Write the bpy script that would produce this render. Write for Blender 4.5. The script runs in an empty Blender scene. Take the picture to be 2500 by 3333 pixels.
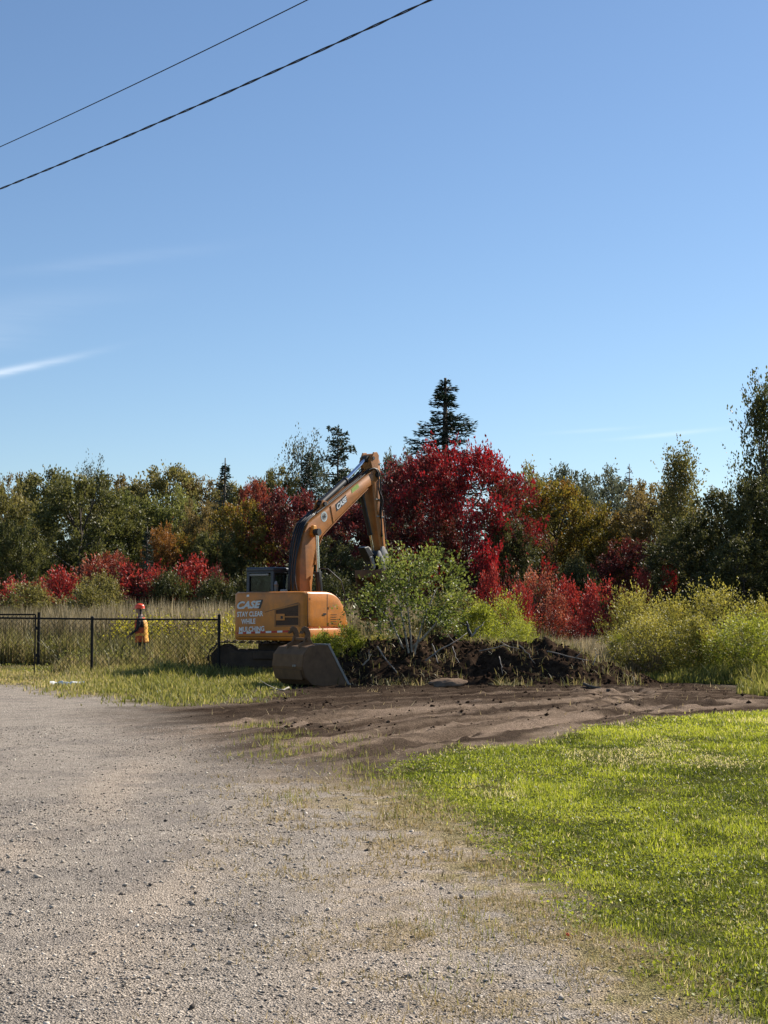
import bpy, bmesh, math, random
import numpy as np
from mathutils import Vector, Matrix

R = math.radians
scene = bpy.context.scene
col = scene.collection
rng = np.random.default_rng(7)
random.seed(7)

# ------------------------------------------------------------------ camera, sky, sun, exposure
EYE = 1.6
FPX = 4800.0
PITCH = math.atan((1995 - 1666.5) / FPX)
cam = bpy.data.cameras.new("camera")
cam.sensor_fit = 'VERTICAL'; cam.sensor_height = 36.0
cam.lens = FPX / 3333.0 * 36.0
cam.clip_start = 0.1; cam.clip_end = 6000
camo = bpy.data.objects.new("camera", cam); col.objects.link(camo)
camo.location = (0, 0, EYE); camo.rotation_euler = (R(90) + PITCH, 0, 0)
scene.camera = camo

SUN_AZ = R(50)          # clockwise from the viewing direction (+Y) towards the right (+X)
SUN_EL = R(36)
world = bpy.data.worlds.new("World"); scene.world = world
world.use_nodes = True
wn = world.node_tree.nodes; wl = world.node_tree.links
for n in list(wn): wn.remove(n)
sky = wn.new('ShaderNodeTexSky'); sky.sky_type = 'NISHITA'; sky.sun_disc = False
sky.sun_elevation = SUN_EL; sky.sun_rotation = SUN_AZ
sky.altitude = 50; sky.air_density = 1.0; sky.dust_density = 0.15; sky.ozone_density = 4.2
bg = wn.new('ShaderNodeBackground'); bg.inputs[1].default_value = 0.063
wo = wn.new('ShaderNodeOutputWorld')
# thin cirrus wisps belonging to the sky itself, laid out by direction
tc = wn.new('ShaderNodeTexCoord'); sx = wn.new('ShaderNodeSeparateXYZ'); wl.new(tc.outputs['Generated'], sx.inputs[0])
def wm(op, a, b=None):
    n = wn.new('ShaderNodeMath'); n.operation = op
    for i, v in enumerate((a, b)):
        if v is None: continue
        if hasattr(v, 'links'): wl.new(v, n.inputs[i])
        else: n.inputs[i].default_value = v
    return n.outputs[0]
mp = wn.new('ShaderNodeMapping'); mp.inputs['Rotation'].default_value = (0, R(14), 0); mp.inputs['Scale'].default_value = (5, 5, 60)
nz = wn.new('ShaderNodeTexNoise'); nz.inputs['Scale'].default_value = 2.0; nz.inputs['Detail'].default_value = 6; nz.inputs['Roughness'].default_value = .6
wl.new(tc.outputs['Generated'], mp.inputs[0]); wl.new(mp.outputs[0], nz.inputs['Vector'])
def wisp(x0, z0, slope, w, ca, wa, amt):
    v = wm('SUBTRACT', sx.outputs[2], wm('ADD', wm('MULTIPLY', wm('SUBTRACT', sx.outputs[0], x0), slope), z0))
    v = wm('ADD', v, wm('MULTIPLY', wm('SUBTRACT', nz.outputs['Fac'], .5), w * 1.6))
    g = wm('POWER', 2.718, wm('MULTIPLY', wm('POWER', wm('ABSOLUTE', wm('DIVIDE', v, w)), 2.0), -1.0))
    k = wm('POWER', 2.718, wm('MULTIPLY', wm('POWER', wm('ABSOLUTE', wm('DIVIDE', wm('SUBTRACT', sx.outputs[0], ca), wa)), 2.0), -1.0))
    fwd = wm('GREATER_THAN', sx.outputs[1], 0.0)
    return wm('MULTIPLY', wm('MULTIPLY', wm('MULTIPLY', g, k), fwd), wm('MULTIPLY', nz.outputs['Fac'], amt * 2))
tot = None
for q in ((-.25, .1565, .27, .0024, -.27, .050, .55), (-.25, .182, .10, .008, -.28, .04, .13), (-.25, .197, .16, .008, -.24, .06, .05), (-.2, .228, .16, .004, -.18, .06, .045),
          (.20, .1195, .08, .0014, .19, .03, .16), (.15, .1225, .05, .0012, .14, .025, .09)):
    o_ = wisp(*q); tot = o_ if tot is None else wm('ADD', tot, o_)
mx = wn.new('ShaderNodeMixRGB'); mx.inputs[2].default_value = (9.5, 10.0, 10.6, 1)
wl.new(tot, mx.inputs[0]); wl.new(sky.outputs[0], mx.inputs[1]); wl.new(mx.outputs[0], bg.inputs[0]); wl.new(bg.outputs[0], wo.inputs[0])

sl = bpy.data.lights.new("sun", 'SUN'); sl.energy = 4.6; sl.angle = R(0.53); sl.color = (1.0, 0.93, 0.82)
so = bpy.data.objects.new("sun", sl); col.objects.link(so)
SUND = Vector((math.sin(SUN_AZ) * math.cos(SUN_EL), math.cos(SUN_AZ) * math.cos(SUN_EL), math.sin(SUN_EL)))
so.rotation_euler = SUND.to_track_quat('Z', 'Y').to_euler()
so.location = (30, 5, 30)

scene.view_settings.view_transform = 'Standard'; scene.view_settings.look = 'None'
scene.view_settings.gamma = 1.0; scene.view_settings.use_curve_mapping = False
scene.view_settings.exposure = 1.0
scene.render.engine = 'CYCLES'

# ------------------------------------------------------------------ helpers
CP, SP = math.cos(PITCH), math.sin(PITCH)
def ray(px, py):
    u = (px - 1250.0) / FPX; v = (1666.5 - py) / FPX
    return np.array([u, CP - v * SP, SP + v * CP])
def at(px, py, Y):
    d = ray(px, py); k = Y / d[1]
    return np.array([d[0] * k, Y, EYE + d[2] * k])
def gp(px, py, z=0.0):
    d = ray(px, py); k = (z - EYE) / d[2]
    return np.array([d[0] * k, d[1] * k])
def proj(p):
    x, y, z = p[0], p[1], p[2] - EYE
    f = y * CP + z * SP; v = -y * SP + z * CP
    return 1250 + FPX * x / f, 1666.5 - FPX * v / f
def sstep(a, b, x):
    t = np.clip((x - a) / (b - a), 0, 1); return t * t * (3 - 2 * t)
def hash2(i, j, s):
    n = (i * 374761393 + j * 668265263 + s * 974634777) & 0xffffffff
    n = ((n ^ (n >> 13)) * 1274126177) & 0xffffffff
    return ((n ^ (n >> 16)) & 0xffff) / 65535.0
def vnoise(x, y, s=0):
    x = np.asarray(x, float); y = np.asarray(y, float)
    i = np.floor(x).astype(np.int64); j = np.floor(y).astype(np.int64)
    fx = x - i; fy = y - j; fx = fx * fx * (3 - 2 * fx); fy = fy * fy * (3 - 2 * fy)
    a = hash2(i, j, s); b = hash2(i + 1, j, s); c = hash2(i, j + 1, s); d = hash2(i + 1, j + 1, s)
    return (a * (1 - fx) + b * fx) * (1 - fy) + (c * (1 - fx) + d * fx) * fy
def fbm(x, y, s=0, o=4):
    r = 0; a = .5; t = 0
    for k in range(o):
        r = r + a * vnoise(np.asarray(x) * 2 ** k, np.asarray(y) * 2 ** k, s + 17 * k); t += a; a *= .5
    return r / t

def tag(o, label=None, cat=None, group=None, kind=None):
    if label: o["label"] = label
    if cat: o["category"] = cat
    if group: o["group"] = group
    if kind: o["kind"] = kind
    return o
def link(name, me, mat=None, parent=None):
    o = bpy.data.objects.new(name, me); col.objects.link(o)
    if mat is not None and me is not None and len(me.materials) == 0: me.materials.append(mat)
    if parent is not None: o.parent = parent
    return o
def empty(name, loc, rz=0.0):
    o = bpy.data.objects.new(name, None); col.objects.link(o)
    o.location = loc; o.rotation_euler = (0, 0, rz); o.empty_display_size = .3
    return o
def np_mesh(name, V, F, val=None, colr=None, smooth=False):
    me = bpy.data.meshes.new(name)
    V = np.ascontiguousarray(V, dtype=np.float32); F = np.ascontiguousarray(F, dtype=np.int32)
    n, k = F.shape
    me.vertices.add(len(V)); me.vertices.foreach_set('co', V.ravel())
    me.loops.add(n * k); me.loops.foreach_set('vertex_index', F.ravel())
    me.polygons.add(n); me.polygons.foreach_set('loop_start', np.arange(0, n * k, k, dtype=np.int32))
    try: me.polygons.foreach_set('loop_total', np.full(n, k, dtype=np.int32))
    except Exception: pass
    if smooth: me.polygons.foreach_set('use_smooth', np.ones(n, dtype=bool))
    if val is not None:
        a = me.attributes.new('val', 'FLOAT', 'POINT'); a.data.foreach_set('value', np.ascontiguousarray(val, dtype=np.float32))
    if colr is not None:
        a = me.attributes.new('col', 'FLOAT_COLOR', 'POINT')
        c4 = np.ones((len(V), 4), np.float32); c4[:, :3] = colr; a.data.foreach_set('color', c4.ravel())
    me.update(calc_edges=True)
    return me

class MB:
    def __init__(s): s.v = []; s.f = []
    def add(s, V, F):
        o = len(s.v); s.v += [tuple(map(float, p)) for p in V]; s.f += [tuple(int(i) + o for i in f) for f in F]; return s
    def box(s, a, b, bev=0.0):
        x0, y0, z0 = a; x1, y1, z1 = b
        bm = bmesh.new()
        vs = [bm.verts.new(p) for p in [(x0,y0,z0),(x1,y0,z0),(x1,y1,z0),(x0,y1,z0),(x0,y0,z1),(x1,y0,z1),(x1,y1,z1),(x0,y1,z1)]]
        for q in [(0,3,2,1),(4,5,6,7),(0,1,5,4),(1,2,6,5),(2,3,7,6),(3,0,4,7)]: bm.faces.new([vs[i] for i in q])
        if bev: bmesh.ops.bevel(bm, geom=bm.edges[:], offset=bev, segments=2, affect='EDGES', profile=.5)
        bm.verts.index_update()
        s.add([v.co for v in bm.verts], [[v.index for v in f.verts] for f in bm.faces]); bm.free(); return s
    def tube(s, pts, rad, sides=8, cap=True):
        P = np.array(pts, float); n = len(P)
        r = np.full(n, rad, float) if np.isscalar(rad) else np.array(rad, float)
        T = np.gradient(P, axis=0); T /= np.linalg.norm(T, axis=1)[:, None] + 1e-9
        ref = np.array([0, 0, 1.0]) if abs(T[0][2]) < .9 else np.array([1.0, 0, 0])
        N = np.cross(T[0], ref); N /= np.linalg.norm(N)
        V = []
        for i in range(n):
            N = N - T[i] * np.dot(N, T[i]); N /= np.linalg.norm(N) + 1e-9; B = np.cross(T[i], N)
            for k in range(sides):
                a = 2 * math.pi * k / sides; V.append(P[i] + r[i] * (math.cos(a) * N + math.sin(a) * B))
        F = []
        for i in range(n - 1):
            for k in range(sides):
                a = i * sides + k; b = i * sides + (k + 1) % sides
                F.append((a, b, b + sides, a + sides))
        if cap: F.append(tuple(range(sides))[::-1]); F.append(tuple((n - 1) * sides + k for k in range(sides)))
        return s.add(V, F)
    def prism(s, poly, l0, l1, bev=0.0, axis='y'):
        """poly in (x,z), extruded along y from l0 to l1"""
        bm = bmesh.new()
        a = [bm.verts.new((p[0], l0, p[1])) for p in poly]; b = [bm.verts.new((p[0], l1, p[1])) for p in poly]
        n = len(poly)
        bm.faces.new(a); bm.faces.new(b[::-1])
        for i in range(n): bm.faces.new((a[i], b[i], b[(i + 1) % n], a[(i + 1) % n]))
        bmesh.ops.recalc_face_normals(bm, faces=bm.faces[:])
        if bev: bmesh.ops.bevel(bm, geom=bm.edges[:], offset=bev, segments=2, affect='EDGES', profile=.5)
        bm.verts.index_update()
        s.add([v.co for v in bm.verts], [[v.index for v in f.verts] for f in bm.faces]); bm.free(); return s
    def build(s, name, mat, parent=None, smooth=False, angle=None):
        me = bpy.data.meshes.new(name); me.from_pydata(s.v, [], s.f); me.update()
        bm = bmesh.new(); bm.from_mesh(me); bmesh.ops.recalc_face_normals(bm, faces=bm.faces[:]); bm.to_mesh(me); bm.free()
        if smooth or angle:
            for p in me.polygons: p.use_smooth = True
            if angle:
                try: me.set_sharp_from_angle(angle=R(angle))
                except Exception: pass
        return link(name, me, mat, parent)

# ------------------------------------------------------------------ materials
def newmat(name):
    m = bpy.data.materials.new(name); m.use_nodes = True
    nt = m.node_tree; b = nt.nodes['Principled BSDF']; return m, nt, b
def simple(name, c, rough=.6, metal=0.0, var=.15, scale=6.0, bump=0.0, spec=.5, dirt=None, dirt_amt=.5):
    m, nt, b = newmat(name); N = nt.nodes; L = nt.links
    t = N.new('ShaderNodeTexCoord'); n = N.new('ShaderNodeTexNoise'); n.inputs['Scale'].default_value = scale; n.inputs['Detail'].default_value = 6
    n.inputs['Roughness'].default_value = .65
    L.new(t.outputs['Object'], n.inputs['Vector'])
    r = N.new('ShaderNodeValToRGB')
    r.color_ramp.elements[0].position = .3; r.color_ramp.elements[1].position = .7
    lo = [x * (1 - var) for x in c]; hi = [min(1, x * (1 + var)) for x in c]
    r.color_ramp.elements[0].color = (*lo, 1); r.color_ramp.elements[1].color = (*hi, 1)
    L.new(n.outputs['Fac'], r.inputs[0]); out = r.outputs[0]
    if dirt is not None:
        n2 = N.new('ShaderNodeTexNoise'); n2.inputs['Scale'].default_value = scale * .45; n2.inputs['Detail'].default_value = 8; n2.inputs['Roughness'].default_value = .7
        L.new(t.outputs['Object'], n2.inputs['Vector'])
        r2 = N.new('ShaderNodeValToRGB'); r2.color_ramp.elements[0].position = .45; r2.color_ramp.elements[1].position = .75
        r2.color_ramp.elements[0].color = (0, 0, 0, 1); r2.color_ramp.elements[1].color = (dirt_amt,) * 3 + (1,)
        L.new(n2.outputs['Fac'], r2.inputs[0])
        mm = N.new('ShaderNodeMixRGB'); mm.inputs[2].default_value = (*dirt, 1)
        L.new(r2.outputs[0], mm.inputs[0]); L.new(out, mm.inputs[1]); out = mm.outputs[0]
    L.new(out, b.inputs['Base Color'])
    b.inputs['Roughness'].default_value = rough; b.inputs['Metallic'].default_value = metal
    b.inputs['Specular IOR Level'].default_value = spec
    if bump:
        bp = N.new('ShaderNodeBump'); bp.inputs['Strength'].default_value = bump; bp.inputs['Distance'].default_value = .02
        L.new(n.outputs['Fac'], bp.inputs['Height']); L.new(bp.outputs[0], b.inputs['Normal'])
    return m
def leafmat(name, cols, trans=.35, rough=.55, spec=.25):
    """cols: list of (pos, rgb) looked up with the per-leaf value"""
    m, nt, b = newmat(name); N = nt.nodes; L = nt.links
    a = N.new('ShaderNodeAttribute'); a.attribute_name = 'val'
    r = N.new('ShaderNodeValToRGB')
    while len(r.color_ramp.elements) < len(cols): r.color_ramp.elements.new(.5)
    for e, (p, c) in zip(r.color_ramp.elements, cols): e.position = p; e.color = (*c, 1)
    L.new(a.outputs['Fac'], r.inputs[0])
    L.new(r.outputs[0], b.inputs['Base Color']); b.inputs['Roughness'].default_value = rough
    b.inputs['Specular IOR Level'].default_value = spec
    tr = N.new('ShaderNodeBsdfTranslucent'); mx = N.new('ShaderNodeMixShader'); mx.inputs[0].default_value = trans
    hs = N.new('ShaderNodeHueSaturation'); hs.inputs['Value'].default_value = 1.5; hs.inputs['Saturation'].default_value = 1.1
    L.new(r.outputs[0], hs.inputs['Color']); L.new(hs.outputs[0], tr.inputs[0])
    L.new(b.outputs[0], mx.inputs[1]); L.new(tr.outputs[0], mx.inputs[2])
    L.new(mx.outputs[0], N['Material Output'].inputs[0])
    return m
M = {}
M['orange'] = simple('machine_orange', (.60, .20, .018), .42, 0, .12, 5, dirt=(.24, .12, .05), dirt_amt=.65)
M['orange2'] = simple('boom_orange', (.37, .14, .026), .5, 0, .18, 4, dirt=(.12, .065, .03), dirt_amt=.7)
M['dark'] = simple('dark_steel', (.03, .028, .027), .6, .2, .3, 5)
M['cabpaint'] = simple('cab_paint', (.035, .042, .055), .4, .1, .2, 4)
M['rubber'] = simple('hose_rubber', (.012, .011, .011), .55, 0, .2, 8)
M['chrome'] = simple('chrome_rod', (.75, .76, .78), .14, 1.0, .05, 5)
M['rust'] = simple('track_rust', (.09, .055, .035), .85, .2, .45, 7, bump=.4, dirt=(.05, .035, .025), dirt_amt=.7)
M['muddy'] = simple('muddy_steel', (.06, .04, .027), .95, 0, .35, 5, bump=.3, dirt=(.11, .075, .05), dirt_amt=.6)
M['bucket'] = simple('bucket_steel', (.15, .085, .043), .75, 0, .3, 3, bump=.2, dirt=(.055, .035, .022), dirt_amt=.7, spec=.3)
M['grey'] = simple('worn_grey_steel', (.26, .245, .225), .5, .3, .25, 8)
M['white'] = simple('white_paint', (.78, .77, .74), .6, 0, .06, 8)
M['silver'] = simple('silver_print', (.6, .62, .62), .45, .1, .1, 12)
M['black'] = simple('black_paint', (.012, .012, .013), .45, 0, .2, 8)
M['redtape'] = simple('red_tape', (.5, .03, .015), .45, 0, .1, 8)
M['decal_green'] = simple('green_decal', (.25, .36, .06), .5, 0, .15, 8)
M['decal_blue'] = simple('grey_blue_decal', (.42, .5, .5), .5, 0, .15, 30)
M['mesh_dark'] = simple('grille_mesh', (.085, .045, .025), .8, 0, .35, 60)
M['amber'] = simple('amber_lamp', (.75, .32, .05), .25, 0, .1, 8)
m_, nt_, b_ = newmat('cab_glass'); b_.inputs['Base Color'].default_value = (.30, .36, .38, 1); b_.inputs['Roughness'].default_value = .04
b_.inputs['Transmission Weight'].default_value = 1.0; b_.inputs['IOR'].default_value = 1.2; M['glass'] = m_
M['fence'] = simple('black_vinyl', (.006, .006, .006), .55, 0, .2, 6, spec=.25)
M['bark'] = simple('bark', (.085, .068, .052), .9, 0, .4, 9, bump=.6)
M['bark_pale'] = simple('pale_bark', (.3, .27, .22), .8, 0, .35, 11, bump=.4, dirt=(.1, .08, .06), dirt_amt=.6)
M['bark_grey'] = simple('grey_twig', (.2, .175, .15), .85, 0, .3, 9)
M['soil'] = simple('dark_soil', (.026, .017, .012), .95, 0, .5, 14, bump=1.0, dirt=(.085, .056, .037), dirt_amt=.85, spec=0.0)
M['soil_dry'] = simple('dry_soil', (.13, .088, .06), .95, 0, .4, 10, bump=.8, spec=0.0)
M['clod'] = simple('peat_clod', (.17, .12, .085), .95, 0, .35, 10, bump=.8, spec=0.0)
M['stone'] = simple('pebble', (.3, .27, .235), .85, 0, .3, 8)
M['plastic'] = simple('white_plastic', (.85, .84, .8), .5, 0, .05, 20)
M['cable'] = simple('cable_black', (.008, .008, .01), .6, 0, .1, 8)

def ground_material():
    m, nt, b = newmat('ground_surface'); N = nt.nodes; L = nt.links
    a = N.new('ShaderNodeAttribute'); a.attribute_name = 'col'
    t = N.new('ShaderNodeTexCoord')
    def noise(sc, det, ro):
        n = N.new('ShaderNodeTexNoise'); n.inputs['Scale'].default_value = sc; n.inputs['Detail'].default_value = det; n.inputs['Roughness'].default_value = ro
        L.new(t.outputs['Object'], n.inputs['Vector']); return n
    n1 = noise(55, 4, .75); n2 = noise(7, 5, .65)
    vo = N.new('ShaderNodeTexVoronoi'); vo.inputs['Scale'].default_value = 105; L.new(t.outputs['Object'], vo.inputs['Vector'])
    r1 = N.new('ShaderNodeMapRange'); r1.inputs[1].default_value = .3; r1.inputs[2].default_value = .7; r1.inputs[3].default_value = .52; r1.inputs[4].default_value = 1.45
    L.new(n1.outputs['Fac'], r1.inputs[0])
    r2 = N.new('ShaderNodeMapRange'); r2.inputs[1].default_value = .3; r2.inputs[2].default_value = .7; r2.inputs[3].default_value = .84; r2.inputs[4].default_value = 1.14
    L.new(n2.outputs['Fac'], r2.inputs[0])
    hv = N.new('ShaderNodeSeparateColor'); L.new(vo.outputs['Color'], hv.inputs[0])
    r3 = N.new('ShaderNodeMapRange'); r3.inputs[3].default_value = .6; r3.inputs[4].default_value = 1.42; L.new(hv.outputs[0], r3.inputs[0])
    m1 = N.new('ShaderNodeMath'); m1.operation = 'MULTIPLY'; L.new(r1.outputs[0], m1.inputs[0]); L.new(r2.outputs[0], m1.inputs[1])
    m2 = N.new('ShaderNodeMath'); m2.operation = 'MULTIPLY'; L.new(m1.outputs[0], m2.inputs[0]); L.new(r3.outputs[0], m2.inputs[1])
    vm = N.new('ShaderNodeVectorMath'); vm.operation = 'SCALE'; L.new(a.outputs['Color'], vm.inputs[0]); L.new(m2.outputs[0], vm.inputs['Scale'])
    L.new(vm.outputs[0], b.inputs['Base Color']); b.inputs['Roughness'].default_value = 1.0; b.inputs['Specular IOR Level'].default_value = 0.0
    add = N.new('ShaderNodeMath'); add.operation = 'ADD'; L.new(n1.outputs['Fac'], add.inputs[0]); L.new(vo.outputs['Distance'], add.inputs[1])
    bp = N.new('ShaderNodeBump'); bp.inputs['Strength'].default_value = .9; bp.inputs['Distance'].default_value = .018
    L.new(add.outputs[0], bp.inputs['Height']); L.new(bp.outputs[0], b.inputs['Normal'])
    return m
M['ground'] = ground_material()

# ------------------------------------------------------------------ ground sheet, split by surface
def poly_world(pts): return np.array([gp(*p) for p in pts])
def sdist(x, y, poly):
    """signed distance, positive inside"""
    d = np.full(x.shape, 1e9); ins = np.zeros(x.shape, bool); n = len(poly)
    for i in range(n):
        ax, ay = poly[i]; bx, by = poly[(i + 1) % n]
        ex, ey = bx - ax, by - ay
        t = np.clip(((x - ax) * ex + (y - ay) * ey) / (ex * ex + ey * ey + 1e-12), 0, 1)
        d = np.minimum(d, (x - ax - t * ex) ** 2 + (y - ay - t * ey) ** 2)
        c = ((ay > y) != (by > y)) & (x < (bx - ax) * (y - ay) / (by - ay + 1e-12) + ax)
        ins ^= c
    d = np.sqrt(d); return np.where(ins, d, -d)
def ldist(x, y, line):
    d = np.full(x.shape, 1e9)
    for i in range(len(line) - 1):
        ax, ay = line[i]; bx, by = line[i + 1]; ex, ey = bx - ax, by - ay
        t = np.clip(((x - ax) * ex + (y - ay) * ey) / (ex * ex + ey * ey + 1e-12), 0, 1)
        d = np.minimum(d, (x - ax - t * ex) ** 2 + (y - ay - t * ey) ** 2)
    return np.sqrt(d)
lawn_px = [(1245,2492),(1330,2477),(1400,2456),(1500,2434),(1600,2427),(1700,2424),(1760,2414),(1830,2386),(1950,2362),(2060,2350),(2130,2337),(2300,2327),(2450,2314),(2500,2310)]
lawn_lo = [(2330,3333),(2200,3240),(2080,3170),(1960,3080),(1880,3000),(1800,2920),(1720,2850),(1600,2775),(1500,2700),(1400,2645),(1330,2585),(1265,2530)]
lawn_poly = np.vstack([poly_world(lawn_px), [[9.5, 24.6], [40, 25], [40, 3.2], [2.0, 3.2], [1.55, 4.6]], poly_world(lawn_lo)])
dirt_poly = np.vstack([poly_world([(560,2308),(720,2292),(860,2272),(900,2246),(960,2215),(1000,2190),(1500,2160),(2050,2170),(2150,2215),(2280,2222),(2400,2235),(2470,2260)]), [[10.5, 29.5], [10.5, 24.0]],
                       poly_world([(2500,2312),(2450,2318),(2300,2332),(2130,2342),(2060,2356),(1950,2368),(1830,2392),(1760,2420),(1700,2430),(1600,2434),(1500,2442),(1400,2462),(1330,2488),(1245,2515),(1130,2505),(1000,2470),(850,2425),(700,2365)])])
field_poly = np.vstack([poly_world([(-400,2215),(0,2228),(120,2240),(250,2262),(400,2290),(560,2303),(720,2290),(860,2270),(900,2246),(960,2215),(1000,2190),(1500,2165),(2050,2180),(2130,2225),(2280,2228),(2400,2240),(2470,2265)]),
                        [[10.5, 29.0], [60, 29], [60, 80], [-60, 80], [-60, 34]]])
ruts = [poly_world(p) for p in (
    [(1000,2425),(1250,2400),(1500,2350),(1700,2330),(1900,2310),(2010,2290),(2068,2272),(2078,2256),(2040,2242),(1950,2236)],
    [(1150,2460),(1300,2432),(1550,2392),(1750,2366),(1950,2336),(2080,2312),(2180,2292),(2320,2284)],
    [(1050,2352),(1200,2330),(1400,2316),(1600,2302),(1800,2294),(1950,2282),(2000,2264),(1980,2250)],
    [(760,2370),(900,2345),(1100,2318),(1300,2300),(1500,2288)],
    [(2050,2300),(2250,2300),(2450,2290),(2600,2282)])]
def zones(x, y):
    n = fbm(x * 1.3, y * 1.3, 3) - .5; n2 = fbm(x * 6, y * 6, 5, 3) - .5
    sl_ = sdist(x, y, lawn_poly) + n * .55 + n2 * .30
    sd_ = sdist(x, y, dirt_poly) + n * 1.1 + n2 * .4
    sf_ = sdist(x, y, field_poly) + n * 1.6 + n2 * .5
    return sl_, sd_, sf_
def height(x, y):
    sl_, sd_, sf_ = zones(x, y)
    h = (fbm(x * .35, y * .35, 11, 3) - .5) * .06
    dirt = sstep(-.2, .6, sd_)
    h += dirt * ((fbm(x * 1.6, y * 1.2, 12, 2) - .5) * .05 + (fbm(x * 7, y * 7, 18, 2) - .5) * .05 + np.maximum(0, vnoise(x * 5, y * 5, 15) - .8) * .25)
    for r in ruts:
        d = ldist(x, y, r); h += dirt * (-.05 * np.exp(-(d / .28) ** 2) + .035 * np.exp(-((d - .5) / .16) ** 2) + .022 * np.cos(d / .34 * 2 * math.pi) * np.exp(-(d / .7) ** 4))
    h += sstep(0, .3, sl_) * (fbm(x * 1.5, y * 1.5, 14, 3) - .5) * .05
    h += (fbm(x * 9, y * 9, 16, 2) - .5) * .014
    return h
def ground_colour(x, y):
    sl_, sd_, sf_ = zones(x, y)
    n1 = fbm(x * .8, y * .8, 21); n2 = fbm(x * 2.6, y * 2.6, 22); n3 = fbm(x * 9, y * 9, 23, 3)
    mixc = lambda a, b, t: a * (1 - t[..., None]) + np.array(b) * t[..., None]
    c = np.zeros(x.shape + (3,)) + np.array([.345, .298, .25])                  # gravel
    # wheel-worn dusty lanes and greyer loose stone between them
    wob = .5 * (fbm(y * .25, x * .1, 30, 2) - .5)
    lane = np.zeros(x.shape)
    for lx in (-2.6, -1.05, .15):
        lane = np.maximum(lane, np.exp(-((x - lx - wob - .02 * (y - 8)) / .34) ** 2))
    lane = np.clip(lane * (.35 + 1.1 * sstep(.35, .65, fbm(x * 1.4, y * .35, 31, 3))), 0, 1)
    c = mixc(c, [.43, .35, .275], lane * .6)
    c = mixc(c, [.215, .19, .17], sstep(.46, .70, n2) * .5)
    # straw and thin turf along the edge of the lawn
    edge = sstep(-1.9 + 0 * x, -.2, sl_) * sstep(.48, .62, n2 * .6 + n3 * .4 + .12 * sstep(-1.0, 0, sl_))
    c = mixc(c, [.41, .31, .19], edge * .7)
    c = mixc(c, [.17, .155, .05], sstep(-.9, .1, sl_) * sstep(.46, .6, n3 * .5 + n2 * .5) * .8)
    # soil
    dirt = sstep(-2.3, .6, sd_)
    dc = np.zeros(x.shape + (3,)) + np.array([.068, .047, .033])
    rc = np.zeros(x.shape)
    for r in ruts:
        d = ldist(x, y, r)
        rc = np.maximum(rc, np.exp(-(d / .7) ** 4) * (.25 + .75 * sstep(-.3, .5, np.cos(d / .34 * 2 * math.pi))))
    drier = sstep(27.5, 20.5, y + 4 * (n1 - .5))
    sdl = -sdist(x, y, lawn_poly)
    st_ = fbm(x * .13 + 7, sdl * 1.7, 33, 3)
    s2_ = fbm(x * .10 + 3, sdl * 3.6, 35, 2)
    wgt = np.interp(sdl, [0, 2.5, 5, 8, 11], [1.0, .95, .75, .3, .1]) * sstep(8.6, 6.0, x)
    dc = mixc(dc, [.25, .185, .135], np.clip(rc * np.maximum(wgt, .85) + wgt * sstep(.40, .58, st_) * (.45 + .55 * sstep(.35, .6, s2_)), 0, 1) * .9)
    ln_ = .5 + .5 * np.sin(2 * math.pi * (sdl + .5 * fbm(x * .25, y * .2, 36, 2)) / .95)
    dc = mixc(dc, [.27, .20, .15], wgt * .55 * sstep(.45, .95, ln_) * sstep(.34, .5, fbm(x * .35, sdl * .6, 37, 2)))
    dc = mixc(dc, [.05, .035, .026], wgt * .5 * sstep(.5, .05, ln_) * sstep(.34, .5, fbm(x * .35, sdl * .6, 38, 2)))
    dc = mixc(dc, [.04, .028, .021], sstep(.54, .64, fbm(x * .45, sdl * 2.2, 34, 4)) * .75)
    dc = mixc(dc, [.042, .03, .022], sstep(6.0, 9.5, sdl) * .7)
    c = mixc(c, dc, dirt)
    # field / rough grass floor
    fc = np.zeros(x.shape + (3,)) + np.array([.10, .085, .035])
    fc = mixc(fc, [.22, .17, .09], sstep(.45, .65, n2))
    c = mixc(c, fc, sstep(-.5, .9, sf_) * (1 - sstep(.2, 1.0, sd_) * .9))
    # lawn floor
    lc = np.zeros(x.shape + (3,)) + np.array([.075, .08, .02])
    lc = mixc(lc, [.16, .135, .055], sstep(.5, .7, n2) * .6)
    c = mixc(c, lc, sstep(-.12, .3, sl_))
    return c
gx = np.concatenate([np.arange(-14, -4.5, .14), np.arange(-4.5, 6.6, .06), np.arange(6.6, 14.01, .14)])
gy = [2.5]
while gy[-1] < 46: gy.append(gy[-1] + (.05 + .0022 * max(0, gy[-1] - 6)))
gy = np.array(gy)
GX, GY = np.meshgrid(gx, gy)
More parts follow.
